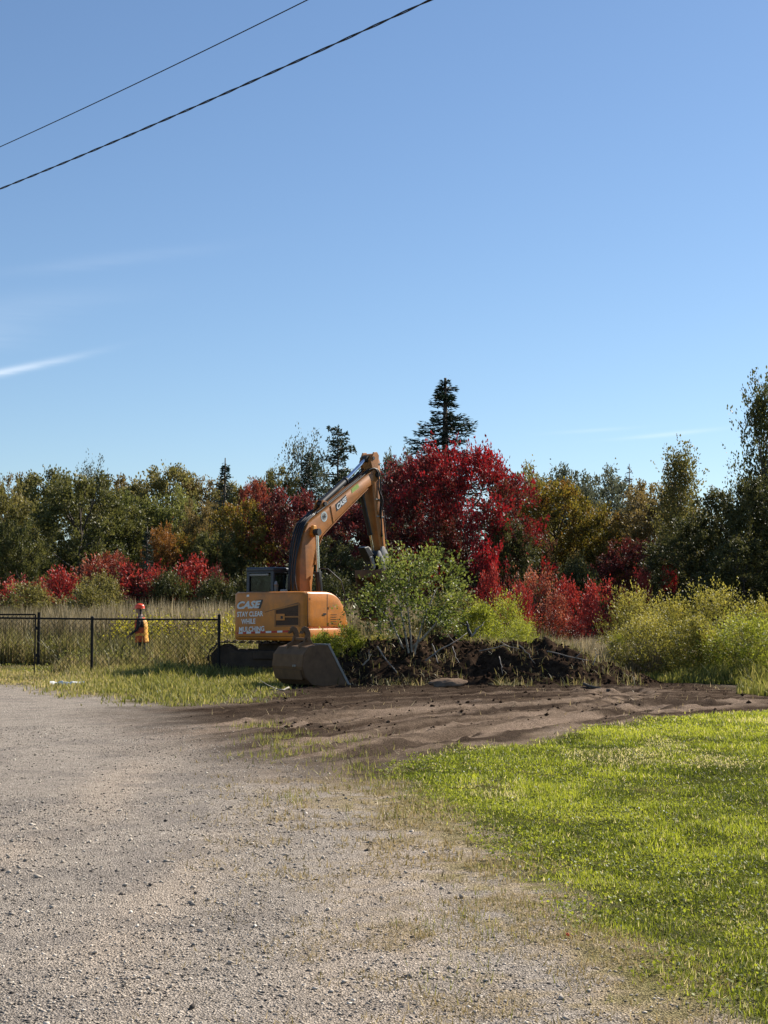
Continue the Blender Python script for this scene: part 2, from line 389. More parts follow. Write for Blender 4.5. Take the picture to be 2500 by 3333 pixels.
# the inner sheet blends flat at its rim so that it meets the outer ground
fx = sstep(14, 13, np.abs(GX)) * sstep(gy[-1], gy[-1] - 1, GY) * sstep(2.5, 3.2, GY)
GZ = height(GX, GY) * fx
GC = ground_colour(GX, GY)
SLg, SDg, SFg = zones(GX, GY)
nx, ny = len(gx), len(gy)
idx = np.arange(nx * ny).reshape(ny, nx)
Q = np.stack([idx[:-1, :-1], idx[:-1, 1:], idx[1:, 1:], idx[1:, :-1]], -1).reshape(-1, 4)
cz = lambda A: (A[:-1, :-1] + A[1:, 1:]).reshape(-1) * .5
zl, zd, zf = cz(SLg), cz(SDg), cz(SFg)
zone = np.where(zl > 0, 0, np.where(zd > -.3, 1, np.where(zf > 0, 2, 3)))
GV = np.stack([GX, GY, GZ], -1).reshape(-1, 3); GCf = GC.reshape(-1, 3)
for k, nm in enumerate(('lawn', 'churned_soil', 'field_ground', 'gravel_yard')):
    q = Q[zone == k]; used, inv = np.unique(q, return_inverse=True)
    me = np_mesh(nm, GV[used], inv.reshape(-1, 4), colr=GCf[used], smooth=True)
    tag(link(nm, me, M['ground']), kind='structure')
# outer ground to the horizon
ox = np.array([-2500, -300, -60, -14, 14, 60, 300, 2500.]); oy = np.array([-2500, -300, -40, gy[0], gy[-1], 90, 400, 4500.])
OX, OY = np.meshgrid(ox, oy); oi = np.arange(64).reshape(8, 8)
oq = [[oi[j, i], oi[j, i + 1], oi[j + 1, i + 1], oi[j + 1, i]] for j in range(7) for i in range(7) if not (i == 3 and j == 3)]
OC = np.zeros((64, 3)) + np.array([.11, .10, .04])
OC[(OY.ravel() < 20) & (OX.ravel() < 0)] = (.285, .25, .215)
tag(link('ground', np_mesh('ground', np.stack([OX, OY, 0 * OX], -1).reshape(-1, 3), np.array(oq), colr=OC), M['ground']), kind='structure')
def hgt(x, y): return height(np.asarray(x, float), np.asarray(y, float))

# ------------------------------------------------------------------ blades, leaves, trees
def blades(n, x, y, h, w, lean=.35, z=None, val=None, seg=2):
    """curved grass blades; returns V, F (triangles), val"""
    a = rng.uniform(0, 2 * np.pi, n); b = rng.uniform(0, 2 * np.pi, n); ln = np.abs(rng.normal(0, lean, n)) * h
    z = np.zeros(n) if z is None else z
    base = np.stack([x, y, z], -1); side = np.stack([np.cos(a), np.sin(a), 0 * a], -1) * (w / 2)[:, None]
    ld = np.stack([np.cos(b), np.sin(b), 0 * b], -1) * ln[:, None]
    hz = h * np.sqrt(np.clip(1 - (ln / h) ** 2 * .6, .10, 1))
    tip = base + ld; tip[:, 2] += hz
    v = rng.random(n) if val is None else val
    if seg == 1:
        V = np.stack([base - side, base + side, tip], 1).reshape(-1, 3); F = np.arange(3 * n).reshape(n, 3)
        return V, F, np.repeat(v, 3)
    mid = base + ld * .32; mid[:, 2] += hz * .58
    V = np.stack([base - side, base + side, mid - side * .8, mid + side * .8, tip], 1).reshape(-1, 3)
    o = np.arange(n)[:, None] * 5
    F = np.concatenate([o + np.array([[0, 1, 3]]), o + np.array([[0, 3, 2]]), o + np.array([[2, 3, 4]])], 1).reshape(-1, 3)
    return V, F, np.repeat(v, 5)
def leaves(P, size, val, up=.3, aspect=.6, dirs=None, rs=None):
    """rhombic leaf faces at P"""
    r = rs or rng; n = len(P)
    d = r.normal(0, 1, (n, 3)) if dirs is None else dirs + r.normal(0, .45, (n, 3))
    d /= np.linalg.norm(d, axis=1)[:, None] + 1e-9
    nn = r.normal(0, 1, (n, 3)); nn[:, 2] += up * 2
    s = np.cross(d, nn); s /= np.linalg.norm(s, axis=1)[:, None] + 1e-9
    sz = size * r.uniform(.6, 1.3, n)
    dl = d * sz[:, None]; sw = s * (sz * aspect * .5)[:, None]
    V = np.stack([P, P + dl * .5 - sw, P + dl, P + dl * .5 + sw], 1).reshape(-1, 3)
    return V, np.arange(4 * n).reshape(n, 4), np.repeat(val, 4)
def catm(parts):
    V = []; F = []; A = []; o = 0
    for v, f, a in parts: V.append(v); F.append(f + o); A.append(a); o += len(v)
    return np.vstack(V), np.vstack(F), np.concatenate(A)

def broadleaf(seed, H, Rr, base, nclump, twigs, per, lsize, twl, up=.5, shape='round', grad=0.3, limbs=14, trunk_r=.14, stems=1, aspect=.62):
    r = np.random.default_rng(seed)
    t = r.random(nclump) ** .85
    th = r.uniform(0, 2 * np.pi, nclump)
    if shape == 'round': prof = np.sqrt(np.clip(1 - ((t - .42) / .62) ** 2, .03, 1))
    elif shape == 'upright': prof = np.clip(1.05 - t, .06, 1) ** .6 * np.clip(t * 6, .4, 1)
    elif shape == 'bush': prof = np.sqrt(np.clip(1 - t ** 2, .05, 1))
    elif shape == 'vase': prof = np.clip(.35 + t * 1.1, 0, 1) * np.sqrt(np.clip(1.04 - t ** 3, .03, 1))
    k1, k2 = r.uniform(0, 6.28, 2)
    lump = 1 + .16 * np.sin(3 * th + k1 + t * 5) + .12 * np.sin(5 * th + k2 - t * 7)
    rad = Rr * prof * lump * (.35 + .65 * r.random(nclump) ** .5)
    C = np.stack([rad * np.cos(th), rad * np.sin(th), base + (H - base) * t * (.93 + .14 * r.random(nclump))], -1)
    cv = r.random(nclump)
    # twigs
    ci = np.repeat(np.arange(nclump), twigs); nt = len(ci)
    out = C[ci] - np.array([0, 0, base + (H - base) * .35]); out /= np.linalg.norm(out, axis=1)[:, None] + 1e-6
    d = out * .75 + np.array([0, 0, up]) + r.normal(0, .55, (nt, 3)); d /= np.linalg.norm(d, axis=1)[:, None]
    L = twl * r.uniform(.5, 1.25, nt)
    st = C[ci] + r.normal(0, twl * .28, (nt, 3))
    li = np.repeat(np.arange(nt), per); n = len(li); tt = r.random(n)
    P = st[li] + d[li] * (L[li] * tt)[:, None] + r.normal(0, lsize * .55, (n, 3))
    P[:, 2] -= .12 * L[li] * tt ** 2
    hn = np.clip((P[:, 2] - base) / (H - base), 0, 1)
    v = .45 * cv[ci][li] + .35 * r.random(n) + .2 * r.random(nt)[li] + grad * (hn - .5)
    P[:, 2] = np.maximum(P[:, 2], .03)
    V, F, A = leaves(P, lsize, np.clip(v, 0, 1), up, aspect, d[li], r)
    # wood
    w = MB()
    order = r.permutation(nclump)[:limbs]
    top = base + (H - base) * .72
    for s in range(stems):
        a = s * 2 * np.pi / max(1, stems) + .4; sp = 0 if stems == 1 else .33 * Rr
        pts = [(0.04 * np.cos(a) * (stems > 1), 0.04 * np.sin(a) * (stems > 1), -.05)]
        for q in range(1, 6):
            f = q / 5; pts.append((sp * f * np.cos(a) + r.normal(0, .02 * H * f * .6), sp * f * np.sin(a) + r.normal(0, .02 * H * f * .6), top * f))
        w.tube(pts, [trunk_r * (1.15 - f * .95) for f in np.linspace(0, 1, 6)], 6)
    for o in order:
        c = C[o]; z0 = max(.15 * H * .5, c[2] - np.hypot(c[0], c[1]) * r.uniform(.5, 1.1)); z0 = min(z0, top * .95)
        m = np.array([c[0] * .45, c[1] * .45, z0 + (c[2] - z0) * .38]) + r.normal(0, .03 * Rr, 3)
        w.tube([(0, 0, z0), m, c, c + (c - m) * .35], [trunk_r * .42, trunk_r * .3, trunk_r * .14, trunk_r * .05], 4, cap=False)
    return (V, F, A), w
def conifer(seed, H, Rr, base, whorls, nb, per, nl, drop=.25, gap=0.0, power=1.0, irregular=.25):
    r = np.random.default_rng(seed); w = MB(); parts = []
    w.tube([(0, 0, -.05), (0.02, 0, H * .5), (0, .01, H)], [.018 * H, .012 * H, .003 * H], 6)
    Ps = []; Ds = []; Vs = []
    for i in range(whorls):
        f = (i + r.uniform(-.3, .3)) / whorls; f = min(max(f, 0), .985); z = base + (H - base) * f
        L0 = Rr * (1 - f) ** power + .03 * Rr
        for b in range(nb):
            a = 2 * np.pi * (b + r.uniform(-.35, .35)) / nb + i * 1.7
            dz_ = r.uniform(-.5, .5) * (H - base) / whorls; zb = z + dz_
            L = max(.04 * Rr, L0 - dz_ * Rr / H) * r.uniform(1 - irregular * 1.6, 1 + irregular)
            if r.random() < gap: continue
            per_ = max(8, int(per * min(1, .30 + 1.3 * L / Rr))); tt = r.random(per_) ** .75
            cx = L * tt; cz_ = zb - drop * L * tt + .42 * drop * L * tt ** 3 * 1.6 + .10 * L * (f) * tt
            sideamp = .26 * L * (1 - .75 * tt) * (tt > .08)
            sd = r.normal(0, .55, per_) * sideamp
            P = np.stack([cx * np.cos(a) - sd * np.sin(a), cx * np.sin(a) + sd * np.cos(a), cz_ - np.abs(r.normal(0, .035, per_)) * L * .8 + r.normal(0, .018 * H * .35, per_)], -1)
            D = np.stack([np.cos(a) - np.sign(sd) * .7 * np.sin(a), np.sin(a) + np.sign(sd) * .7 * np.cos(a), 0 * tt + .05], -1)
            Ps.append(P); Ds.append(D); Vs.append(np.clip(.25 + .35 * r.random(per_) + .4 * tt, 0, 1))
            w.tube([(0, 0, zb), (L * .5 * np.cos(a), L * .5 * np.sin(a), zb - drop * L * .42), (L * .95 * np.cos(a), L * .95 * np.sin(a), zb - drop * L * .45)], [.004 * H, .003 * H, .001 * H], 3, cap=False)
    P = np.vstack(Ps); V, F, A = leaves(P, nl, np.concatenate(Vs), .5, .34, np.vstack(Ds), r)
    return (V, F, A), w

FAM = {}
def family(name, res, H, Rr, bark='bark'):
    (V, F, A), w = res
    cm = np_mesh(name + '_crown', V, F, A)
    cm.materials.append(None)
    wm = bpy.data.meshes.new(name + '_wood'); wm.from_pydata(w.v, [], w.f); wm.update()
    for p in wm.polygons: p.use_smooth = True
    wm.materials.append(M[bark])
    FAM[name] = (cm, wm, float(np.percentile(V[:, 2], 99.6)), float(np.percentile(np.hypot(V[:, 0], V[:, 1]), 97)))
family('oak', broadleaf(1, 8, 3.2, .8, 250, 9, 14, .155, .5, .08, 'round', .3, 16), 8, 3.2)
family('maple', broadleaf(2, 8, 3.2, .7, 260, 9, 13, .155, .48, .15, 'round', .35, 18), 8, 3.2)
family('ash', broadleaf(3, 8, 2.6, .5, 200, 9, 14, .15, .58, .35, 'round', .3, 16), 8, 2.6)
family('poplar', broadleaf(4, 10, 2.0, 1.0, 120, 9, 13, .15, 1.1, 1.3, 'upright', .2, 30, .12), 10, 2.0, 'bark_grey')
family('sparse', broadleaf(5, 9, 2.4, 2.5, 95, 9, 7, .15, .9, .8, 'round', .2, 60, .11), 9, 2.4, 'bark_grey')
family('bush', broadleaf(6, 2.4, 1.4, .1, 130, 7, 13, .085, .42, .6, 'bush', .25, 24, .03, 3), 2.4, 1.4)
family('bush_b', broadleaf(16, 2.4, 1.4, .1, 110, 8, 13, .09, .5, 1.0, 'bush', .3, 24, .03, 3), 2.4, 1.4)
family('thicket', broadleaf(36, 2.6, 1.4, .05, 90, 8, 14, .085, .75, 1.5, 'bush', .45, 30, .02, 4, .5), 2.6, 1.4)
family('sumac', broadleaf(7, 3.2, 1.5, .3, 64, 7, 11, .12, .62, .9, 'bush', .75, 30, .035, 3), 3.2, 1.5)
family('sumac_b', broadleaf(27, 3.2, 1.4, .3, 46, 8, 11, .12, .7, 1.0, 'round', .75, 30, .035, 3), 3.2, 1.4)
family('red_maple', broadleaf(8, 7, 4.0, .9, 280, 9, 15, .145, .6, .35, 'round', .45, 14), 8, 3.6, 'bark')
family('spruce', conifer(9, 13.5, 3.6, 1.0, 27, 7, 150, .17, .24, .06, 1.0, .34), 13.5, 3.6)
family('spruce_b', conifer(10, 9, 1.7, .4, 26, 6, 40, .17, .30, .0, 1.0, .3), 9, 1.7)
family('pine', conifer(11, 11, 2.9, 3.0, 20, 6, 70, .26, -.05, .12, .55, .4), 11, 2.9)
family('larch', conifer(12, 9, 1.6, 2.0, 22, 5, 5, .12, .05, .05, .8, .3), 9, 1.6, 'bark_grey')

g3 = lambda a, b, c: [(0.0, a), (.5, b), (1.0, c)]
LM = {
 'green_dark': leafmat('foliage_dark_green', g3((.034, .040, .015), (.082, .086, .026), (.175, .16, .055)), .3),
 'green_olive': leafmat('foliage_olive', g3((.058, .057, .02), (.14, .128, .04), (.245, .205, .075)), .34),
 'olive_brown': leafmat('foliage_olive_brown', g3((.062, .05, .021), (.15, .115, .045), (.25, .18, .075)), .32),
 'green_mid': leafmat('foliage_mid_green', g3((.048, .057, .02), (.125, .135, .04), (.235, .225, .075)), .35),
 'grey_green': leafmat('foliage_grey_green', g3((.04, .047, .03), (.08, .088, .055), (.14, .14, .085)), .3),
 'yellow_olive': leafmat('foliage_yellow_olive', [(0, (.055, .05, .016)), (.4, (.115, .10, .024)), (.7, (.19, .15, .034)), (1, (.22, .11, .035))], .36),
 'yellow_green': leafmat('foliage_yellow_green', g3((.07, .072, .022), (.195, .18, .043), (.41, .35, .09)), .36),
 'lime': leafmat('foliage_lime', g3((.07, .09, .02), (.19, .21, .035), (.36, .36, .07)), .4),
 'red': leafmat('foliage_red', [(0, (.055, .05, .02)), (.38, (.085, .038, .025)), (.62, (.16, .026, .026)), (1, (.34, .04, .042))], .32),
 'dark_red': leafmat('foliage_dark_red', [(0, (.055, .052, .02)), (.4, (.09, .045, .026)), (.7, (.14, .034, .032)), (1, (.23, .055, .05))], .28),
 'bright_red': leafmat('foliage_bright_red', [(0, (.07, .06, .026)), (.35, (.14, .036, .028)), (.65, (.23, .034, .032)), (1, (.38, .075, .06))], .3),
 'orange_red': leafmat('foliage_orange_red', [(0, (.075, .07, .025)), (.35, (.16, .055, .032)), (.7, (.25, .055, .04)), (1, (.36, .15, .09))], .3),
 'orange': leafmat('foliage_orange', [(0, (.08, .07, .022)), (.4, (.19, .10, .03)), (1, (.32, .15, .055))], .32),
 'shaded_green': leafmat('foliage_shaded_green', g3((.024, .029, .012), (.058, .062, .021), (.135, .125, .045)), .24),  # leaf colour darkened to paint in the shade of backlit crowns
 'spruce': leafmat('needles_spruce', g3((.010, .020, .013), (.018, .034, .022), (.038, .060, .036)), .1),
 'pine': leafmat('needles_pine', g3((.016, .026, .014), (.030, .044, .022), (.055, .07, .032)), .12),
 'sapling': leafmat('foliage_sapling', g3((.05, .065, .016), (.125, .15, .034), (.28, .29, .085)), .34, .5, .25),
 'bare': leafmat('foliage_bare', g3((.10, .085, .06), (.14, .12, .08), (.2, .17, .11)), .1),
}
TREES = []; WID = 1.12
def tree(name, fam, px, pytop, Y, wpx, mat, label, cat='tree', group=None, base=0.0, rz=None, xoff=0):
    cm, wm, H, Rr = FAM[fam]
    c = at(px, pytop, Y); h = c[2] - base; wm_ = wpx * Y / FPX / 2 * (1.22 if group == GB and fam in ('oak', 'maple', 'ash') else 1)
    o = empty(name, (c[0], Y, base), rng.uniform(0, 6.28) if rz is None else rz)
    o.scale = (wm_ * WID / Rr, wm_ * WID / Rr, h / H)
    cr_ = bpy.data.objects.new('crown', cm); col.objects.link(cr_); cr_.parent = o
    cr_.material_slots[0].link = 'OBJECT'; cr_.material_slots[0].material = LM[mat]
    t_ = bpy.data.objects.new('trunk', wm); col.objects.link(t_); t_.parent = o
    tag(o, label, cat, group); TREES.append(o); return o
GB = 'woodland trees behind the field'
# far ridge of woodland, left to right
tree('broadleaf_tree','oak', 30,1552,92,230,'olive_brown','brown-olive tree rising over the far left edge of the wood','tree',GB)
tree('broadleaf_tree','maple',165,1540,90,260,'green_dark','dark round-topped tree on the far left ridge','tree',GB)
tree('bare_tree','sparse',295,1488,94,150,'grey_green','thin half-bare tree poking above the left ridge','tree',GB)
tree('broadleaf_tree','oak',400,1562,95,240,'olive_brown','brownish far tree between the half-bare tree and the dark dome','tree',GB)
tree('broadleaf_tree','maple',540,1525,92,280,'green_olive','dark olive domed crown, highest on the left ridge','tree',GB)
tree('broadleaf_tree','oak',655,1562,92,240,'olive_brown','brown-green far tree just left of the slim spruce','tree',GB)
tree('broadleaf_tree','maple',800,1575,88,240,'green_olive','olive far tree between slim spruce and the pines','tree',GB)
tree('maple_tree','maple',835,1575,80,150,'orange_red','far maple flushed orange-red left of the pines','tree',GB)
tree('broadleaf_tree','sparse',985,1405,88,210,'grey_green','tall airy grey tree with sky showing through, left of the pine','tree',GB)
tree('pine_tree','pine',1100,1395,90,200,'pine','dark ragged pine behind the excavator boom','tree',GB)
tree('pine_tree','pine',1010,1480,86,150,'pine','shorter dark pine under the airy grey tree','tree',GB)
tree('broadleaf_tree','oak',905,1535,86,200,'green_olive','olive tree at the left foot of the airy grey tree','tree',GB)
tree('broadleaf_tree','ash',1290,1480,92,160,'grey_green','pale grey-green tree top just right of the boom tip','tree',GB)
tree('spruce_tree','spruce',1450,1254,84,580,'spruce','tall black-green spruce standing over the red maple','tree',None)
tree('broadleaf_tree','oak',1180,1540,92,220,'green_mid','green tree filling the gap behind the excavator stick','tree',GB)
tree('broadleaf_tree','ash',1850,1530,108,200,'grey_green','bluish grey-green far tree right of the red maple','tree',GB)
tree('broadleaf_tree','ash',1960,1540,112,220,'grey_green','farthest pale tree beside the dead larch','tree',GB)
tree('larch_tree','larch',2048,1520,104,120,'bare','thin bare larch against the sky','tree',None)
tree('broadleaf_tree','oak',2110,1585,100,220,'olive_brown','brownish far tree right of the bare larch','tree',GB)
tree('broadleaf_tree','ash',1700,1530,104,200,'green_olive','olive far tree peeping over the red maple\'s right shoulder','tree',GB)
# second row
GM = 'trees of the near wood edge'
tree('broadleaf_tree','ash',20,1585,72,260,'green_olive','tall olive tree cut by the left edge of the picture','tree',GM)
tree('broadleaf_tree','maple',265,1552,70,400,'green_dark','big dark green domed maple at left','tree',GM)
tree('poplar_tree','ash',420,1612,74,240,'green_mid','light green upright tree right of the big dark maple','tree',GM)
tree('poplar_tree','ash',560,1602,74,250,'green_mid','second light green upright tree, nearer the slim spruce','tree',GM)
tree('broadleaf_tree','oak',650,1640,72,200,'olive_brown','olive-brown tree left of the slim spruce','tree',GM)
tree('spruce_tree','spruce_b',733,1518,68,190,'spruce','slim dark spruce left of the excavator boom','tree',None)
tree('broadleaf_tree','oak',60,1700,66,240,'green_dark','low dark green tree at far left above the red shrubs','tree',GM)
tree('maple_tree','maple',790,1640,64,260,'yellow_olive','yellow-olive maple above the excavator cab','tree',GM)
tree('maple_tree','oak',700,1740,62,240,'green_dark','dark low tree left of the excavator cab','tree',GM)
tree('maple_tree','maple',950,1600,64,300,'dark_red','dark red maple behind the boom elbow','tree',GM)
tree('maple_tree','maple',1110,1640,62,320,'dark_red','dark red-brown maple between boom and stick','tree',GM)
tree('broadleaf_tree','oak',1060,1760,58,300,'shaded_green','shaded low tree behind the boom cylinder','tree',GM)
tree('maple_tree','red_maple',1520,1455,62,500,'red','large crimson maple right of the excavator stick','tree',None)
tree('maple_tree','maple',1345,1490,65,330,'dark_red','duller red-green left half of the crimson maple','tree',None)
tree('broadleaf_tree','oak',1640,1690,60,240,'shaded_green','dark green shade tree below the crimson maple','tree',GM)
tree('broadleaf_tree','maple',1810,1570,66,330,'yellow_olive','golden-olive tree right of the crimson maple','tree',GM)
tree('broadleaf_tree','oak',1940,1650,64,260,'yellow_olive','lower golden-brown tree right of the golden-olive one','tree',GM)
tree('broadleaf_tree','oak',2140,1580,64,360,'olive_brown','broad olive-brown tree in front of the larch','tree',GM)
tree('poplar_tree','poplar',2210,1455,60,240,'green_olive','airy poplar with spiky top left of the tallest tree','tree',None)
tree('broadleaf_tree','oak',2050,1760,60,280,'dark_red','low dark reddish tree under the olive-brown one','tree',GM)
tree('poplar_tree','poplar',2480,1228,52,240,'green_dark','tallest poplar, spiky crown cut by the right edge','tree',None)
tree('broadleaf_tree','maple',2390,1590,53,340,'shaded_green','dense dark tree at right below the tallest poplar','tree',GM)
tree('broadleaf_tree','oak',2530,1560,50,340,'shaded_green','dark tree mass cut by the right edge','tree',GM)
tree('broadleaf_tree','oak',2250,1690,54,330,'shaded_green','deep-shaded low tree above the yellow-green shrubs','tree',GM)
tree('broadleaf_tree','maple',2700,1450,47,420,'shaded_green','dark tree standing just beyond the right edge','tree',GM)
tree('broadleaf_tree','maple',2420,1760,48,330,'shaded_green','dark leafy tree directly behind the right yellow-green shrub','tree',GM)
# understorey between the trunks
GU = 'understorey behind the shrubs'
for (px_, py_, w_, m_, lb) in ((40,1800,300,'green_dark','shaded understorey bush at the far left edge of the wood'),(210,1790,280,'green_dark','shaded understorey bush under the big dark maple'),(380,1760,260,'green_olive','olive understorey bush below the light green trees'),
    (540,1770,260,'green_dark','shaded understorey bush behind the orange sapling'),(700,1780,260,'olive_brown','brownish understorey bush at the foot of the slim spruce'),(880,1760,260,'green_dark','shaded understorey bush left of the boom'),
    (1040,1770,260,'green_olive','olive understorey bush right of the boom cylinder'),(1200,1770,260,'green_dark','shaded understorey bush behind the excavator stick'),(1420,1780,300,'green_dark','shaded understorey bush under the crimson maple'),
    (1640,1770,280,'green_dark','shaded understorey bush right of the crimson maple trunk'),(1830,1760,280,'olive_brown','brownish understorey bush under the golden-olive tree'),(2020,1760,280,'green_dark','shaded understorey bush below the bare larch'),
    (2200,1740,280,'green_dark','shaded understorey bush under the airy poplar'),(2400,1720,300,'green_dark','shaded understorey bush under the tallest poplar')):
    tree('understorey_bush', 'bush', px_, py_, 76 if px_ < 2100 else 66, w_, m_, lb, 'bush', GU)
# shrubs along the wood edge
GS = 'shrubs along the wood edge'
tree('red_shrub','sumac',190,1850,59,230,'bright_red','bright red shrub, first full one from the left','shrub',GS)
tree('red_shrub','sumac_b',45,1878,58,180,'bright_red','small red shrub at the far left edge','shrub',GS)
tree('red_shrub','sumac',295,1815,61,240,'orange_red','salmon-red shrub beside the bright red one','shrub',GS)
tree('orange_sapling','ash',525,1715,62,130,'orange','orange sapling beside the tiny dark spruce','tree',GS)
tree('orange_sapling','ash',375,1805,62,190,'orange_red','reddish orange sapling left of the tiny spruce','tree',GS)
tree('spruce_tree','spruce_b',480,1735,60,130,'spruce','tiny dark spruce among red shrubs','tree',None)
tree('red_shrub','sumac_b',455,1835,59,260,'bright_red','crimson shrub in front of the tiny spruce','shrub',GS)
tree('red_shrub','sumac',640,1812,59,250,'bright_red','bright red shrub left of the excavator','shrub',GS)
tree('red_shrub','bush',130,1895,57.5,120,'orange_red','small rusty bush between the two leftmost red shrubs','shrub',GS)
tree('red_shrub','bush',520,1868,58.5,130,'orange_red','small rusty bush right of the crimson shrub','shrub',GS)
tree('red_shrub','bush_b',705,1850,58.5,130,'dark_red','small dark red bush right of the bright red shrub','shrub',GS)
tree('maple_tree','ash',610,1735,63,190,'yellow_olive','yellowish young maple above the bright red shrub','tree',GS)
tree('green_shrub','bush',555,1862,57.5,220,'shaded_green','dark green shrub between two red shrubs','shrub',GS)
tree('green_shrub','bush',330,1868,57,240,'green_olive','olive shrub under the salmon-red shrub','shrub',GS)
tree('green_shrub','bush',700,1880,57,230,'shaded_green','dark shrub beside the excavator counterweight','shrub',GS)
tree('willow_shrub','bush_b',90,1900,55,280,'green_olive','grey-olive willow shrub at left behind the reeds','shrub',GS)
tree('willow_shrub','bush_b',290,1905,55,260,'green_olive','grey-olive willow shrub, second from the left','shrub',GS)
tree('green_shrub','bush',840,1850,56,240,'shaded_green','dark shrub behind the excavator cab','shrub',GS)
tree('green_shrub','bush',1080,1870,55,260,'shaded_green','dark shrub behind the handrail','shrub',GS)
tree('green_shrub','bush',1230,1880,54,240,'shaded_green','dark shrub behind the leafy sapling','shrub',GS)
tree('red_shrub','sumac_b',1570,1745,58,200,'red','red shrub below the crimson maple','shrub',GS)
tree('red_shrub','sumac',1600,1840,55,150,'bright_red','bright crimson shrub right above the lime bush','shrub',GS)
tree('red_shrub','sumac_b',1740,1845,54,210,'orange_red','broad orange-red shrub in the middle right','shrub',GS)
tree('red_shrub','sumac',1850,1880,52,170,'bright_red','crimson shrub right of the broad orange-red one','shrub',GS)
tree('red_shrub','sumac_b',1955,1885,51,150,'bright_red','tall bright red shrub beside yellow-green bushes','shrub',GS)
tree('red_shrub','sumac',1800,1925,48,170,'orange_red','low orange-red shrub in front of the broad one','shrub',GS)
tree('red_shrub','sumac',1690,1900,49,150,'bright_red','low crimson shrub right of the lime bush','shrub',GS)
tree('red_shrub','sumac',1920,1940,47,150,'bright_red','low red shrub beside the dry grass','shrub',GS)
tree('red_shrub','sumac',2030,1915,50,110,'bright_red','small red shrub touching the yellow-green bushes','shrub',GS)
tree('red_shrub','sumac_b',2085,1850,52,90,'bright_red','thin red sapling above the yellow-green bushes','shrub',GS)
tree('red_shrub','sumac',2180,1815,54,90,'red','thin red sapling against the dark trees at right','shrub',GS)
tree('green_shrub','bush',1880,1820,56,220,'shaded_green','dark shrub behind the orange-red shrubs','shrub',GS)
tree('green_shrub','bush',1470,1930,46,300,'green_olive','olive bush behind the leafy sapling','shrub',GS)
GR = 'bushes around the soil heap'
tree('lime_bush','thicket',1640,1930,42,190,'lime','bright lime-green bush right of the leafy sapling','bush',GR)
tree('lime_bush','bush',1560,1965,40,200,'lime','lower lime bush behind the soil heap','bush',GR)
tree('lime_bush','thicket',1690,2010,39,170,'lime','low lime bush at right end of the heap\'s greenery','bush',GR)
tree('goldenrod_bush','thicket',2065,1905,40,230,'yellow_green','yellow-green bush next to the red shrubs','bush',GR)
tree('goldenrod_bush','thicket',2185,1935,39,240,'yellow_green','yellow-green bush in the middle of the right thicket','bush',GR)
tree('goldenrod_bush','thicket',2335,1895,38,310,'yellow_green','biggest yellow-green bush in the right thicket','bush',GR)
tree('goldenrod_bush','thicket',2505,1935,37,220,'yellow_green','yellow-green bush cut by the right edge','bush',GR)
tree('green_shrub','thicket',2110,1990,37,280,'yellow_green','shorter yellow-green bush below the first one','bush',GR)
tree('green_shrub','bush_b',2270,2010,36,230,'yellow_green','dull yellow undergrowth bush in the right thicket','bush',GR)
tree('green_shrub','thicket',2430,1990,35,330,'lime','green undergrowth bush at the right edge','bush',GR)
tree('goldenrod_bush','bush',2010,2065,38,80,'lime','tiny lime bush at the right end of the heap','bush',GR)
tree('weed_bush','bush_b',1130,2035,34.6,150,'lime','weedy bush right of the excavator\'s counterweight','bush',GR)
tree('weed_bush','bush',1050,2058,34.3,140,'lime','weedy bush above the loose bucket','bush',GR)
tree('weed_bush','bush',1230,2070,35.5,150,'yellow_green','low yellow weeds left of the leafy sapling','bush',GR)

# the uprooted leafy sapling standing on the heap
def sapling():
    Y = 34.3; b = at(1338, 2185, Y)
    (V, F, A), w = broadleaf(40, 2.55, 1.18, .90, 125, 6, 8, .075, .40, .45, 'round', .25, 26, .04, 4, .7)
    b[2] = .18
    o = empty('leafy_sapling', b)
    # a second lower lobe leaning left
    me = np_mesh('sapling_crown', V, F, A); me.materials.append(LM['sapling'])
    me.transform(Matrix.Translation((.04, 0, .08)))
    link('crown', me, None, o)
    wd = MB()
    stems = [((0,0,-.1),(-.05,0,.5),(-.16,.05,1.1),(-.32,.1,1.9),(-.4,.1,2.5)),
             ((.03,.02,-.1),(.03,0,.45),(-.02,-.05,1.0),(-.1,-.1,1.8),(.0,-.1,2.6)),
             ((.05,0,-.1),(.09,-.05,.55),(.3,-.1,1.3),(.6,-.1,2.0)),
             ((.03,0,.62),(.28,-.1,.85),(.55,-.15,1.15),(.8,-.1,1.7)),
             ((-.02,0,-.1),(-.18,.1,.6),(-.45,.15,1.2),(-.85,.1,1.7))]
    for s in stems: wd.tube(s, list(np.linspace(.036, .010, len(s))), 6)
    wd.build('trunk', M['bark_pale'], o, True)
    tag(o, 'leafy green sapling with pale forked stems on the dark soil heap', 'tree')
sapling()

# ------------------------------------------------------------------ ground cover (uncountable)
GM_ = {
 'lawn': leafmat('lawn_blades', [(0, (.06, .075, .014)), (.4, (.26, .285, .044)), (.8, (.46, .455, .082)), (1, (.56, .48, .24))], .45, .55, .25),
 'straw': leafmat('straw_blades', [(0, (.16, .13, .045)), (.4, (.36, .27, .13)), (1, (.55, .44, .26))], .25),
 'rough': leafmat('rough_grass', [(0, (.09, .095, .025)), (.5, (.21, .21, .05)), (.8, (.36, .31, .11)), (1, (.5, .4, .2))], .35),
 'weeds': leafmat('field_weeds', [(0, (.06, .062, .02)), (.4, (.15, .14, .045)), (.7, (.28, .225, .10)), (1, (.42, .33, .19))], .3),
 'reed': leafmat('reed_blades', [(0, (.07, .06, .03)), (.45, (.24, .195, .105)), (1, (.56, .46, .31))], .25),
 'gold': leafmat('goldenrod_tops', [(0, (.20, .19, .03)), (.6, (.36, .31, .05)), (1, (.5, .42, .08))], .35),
}
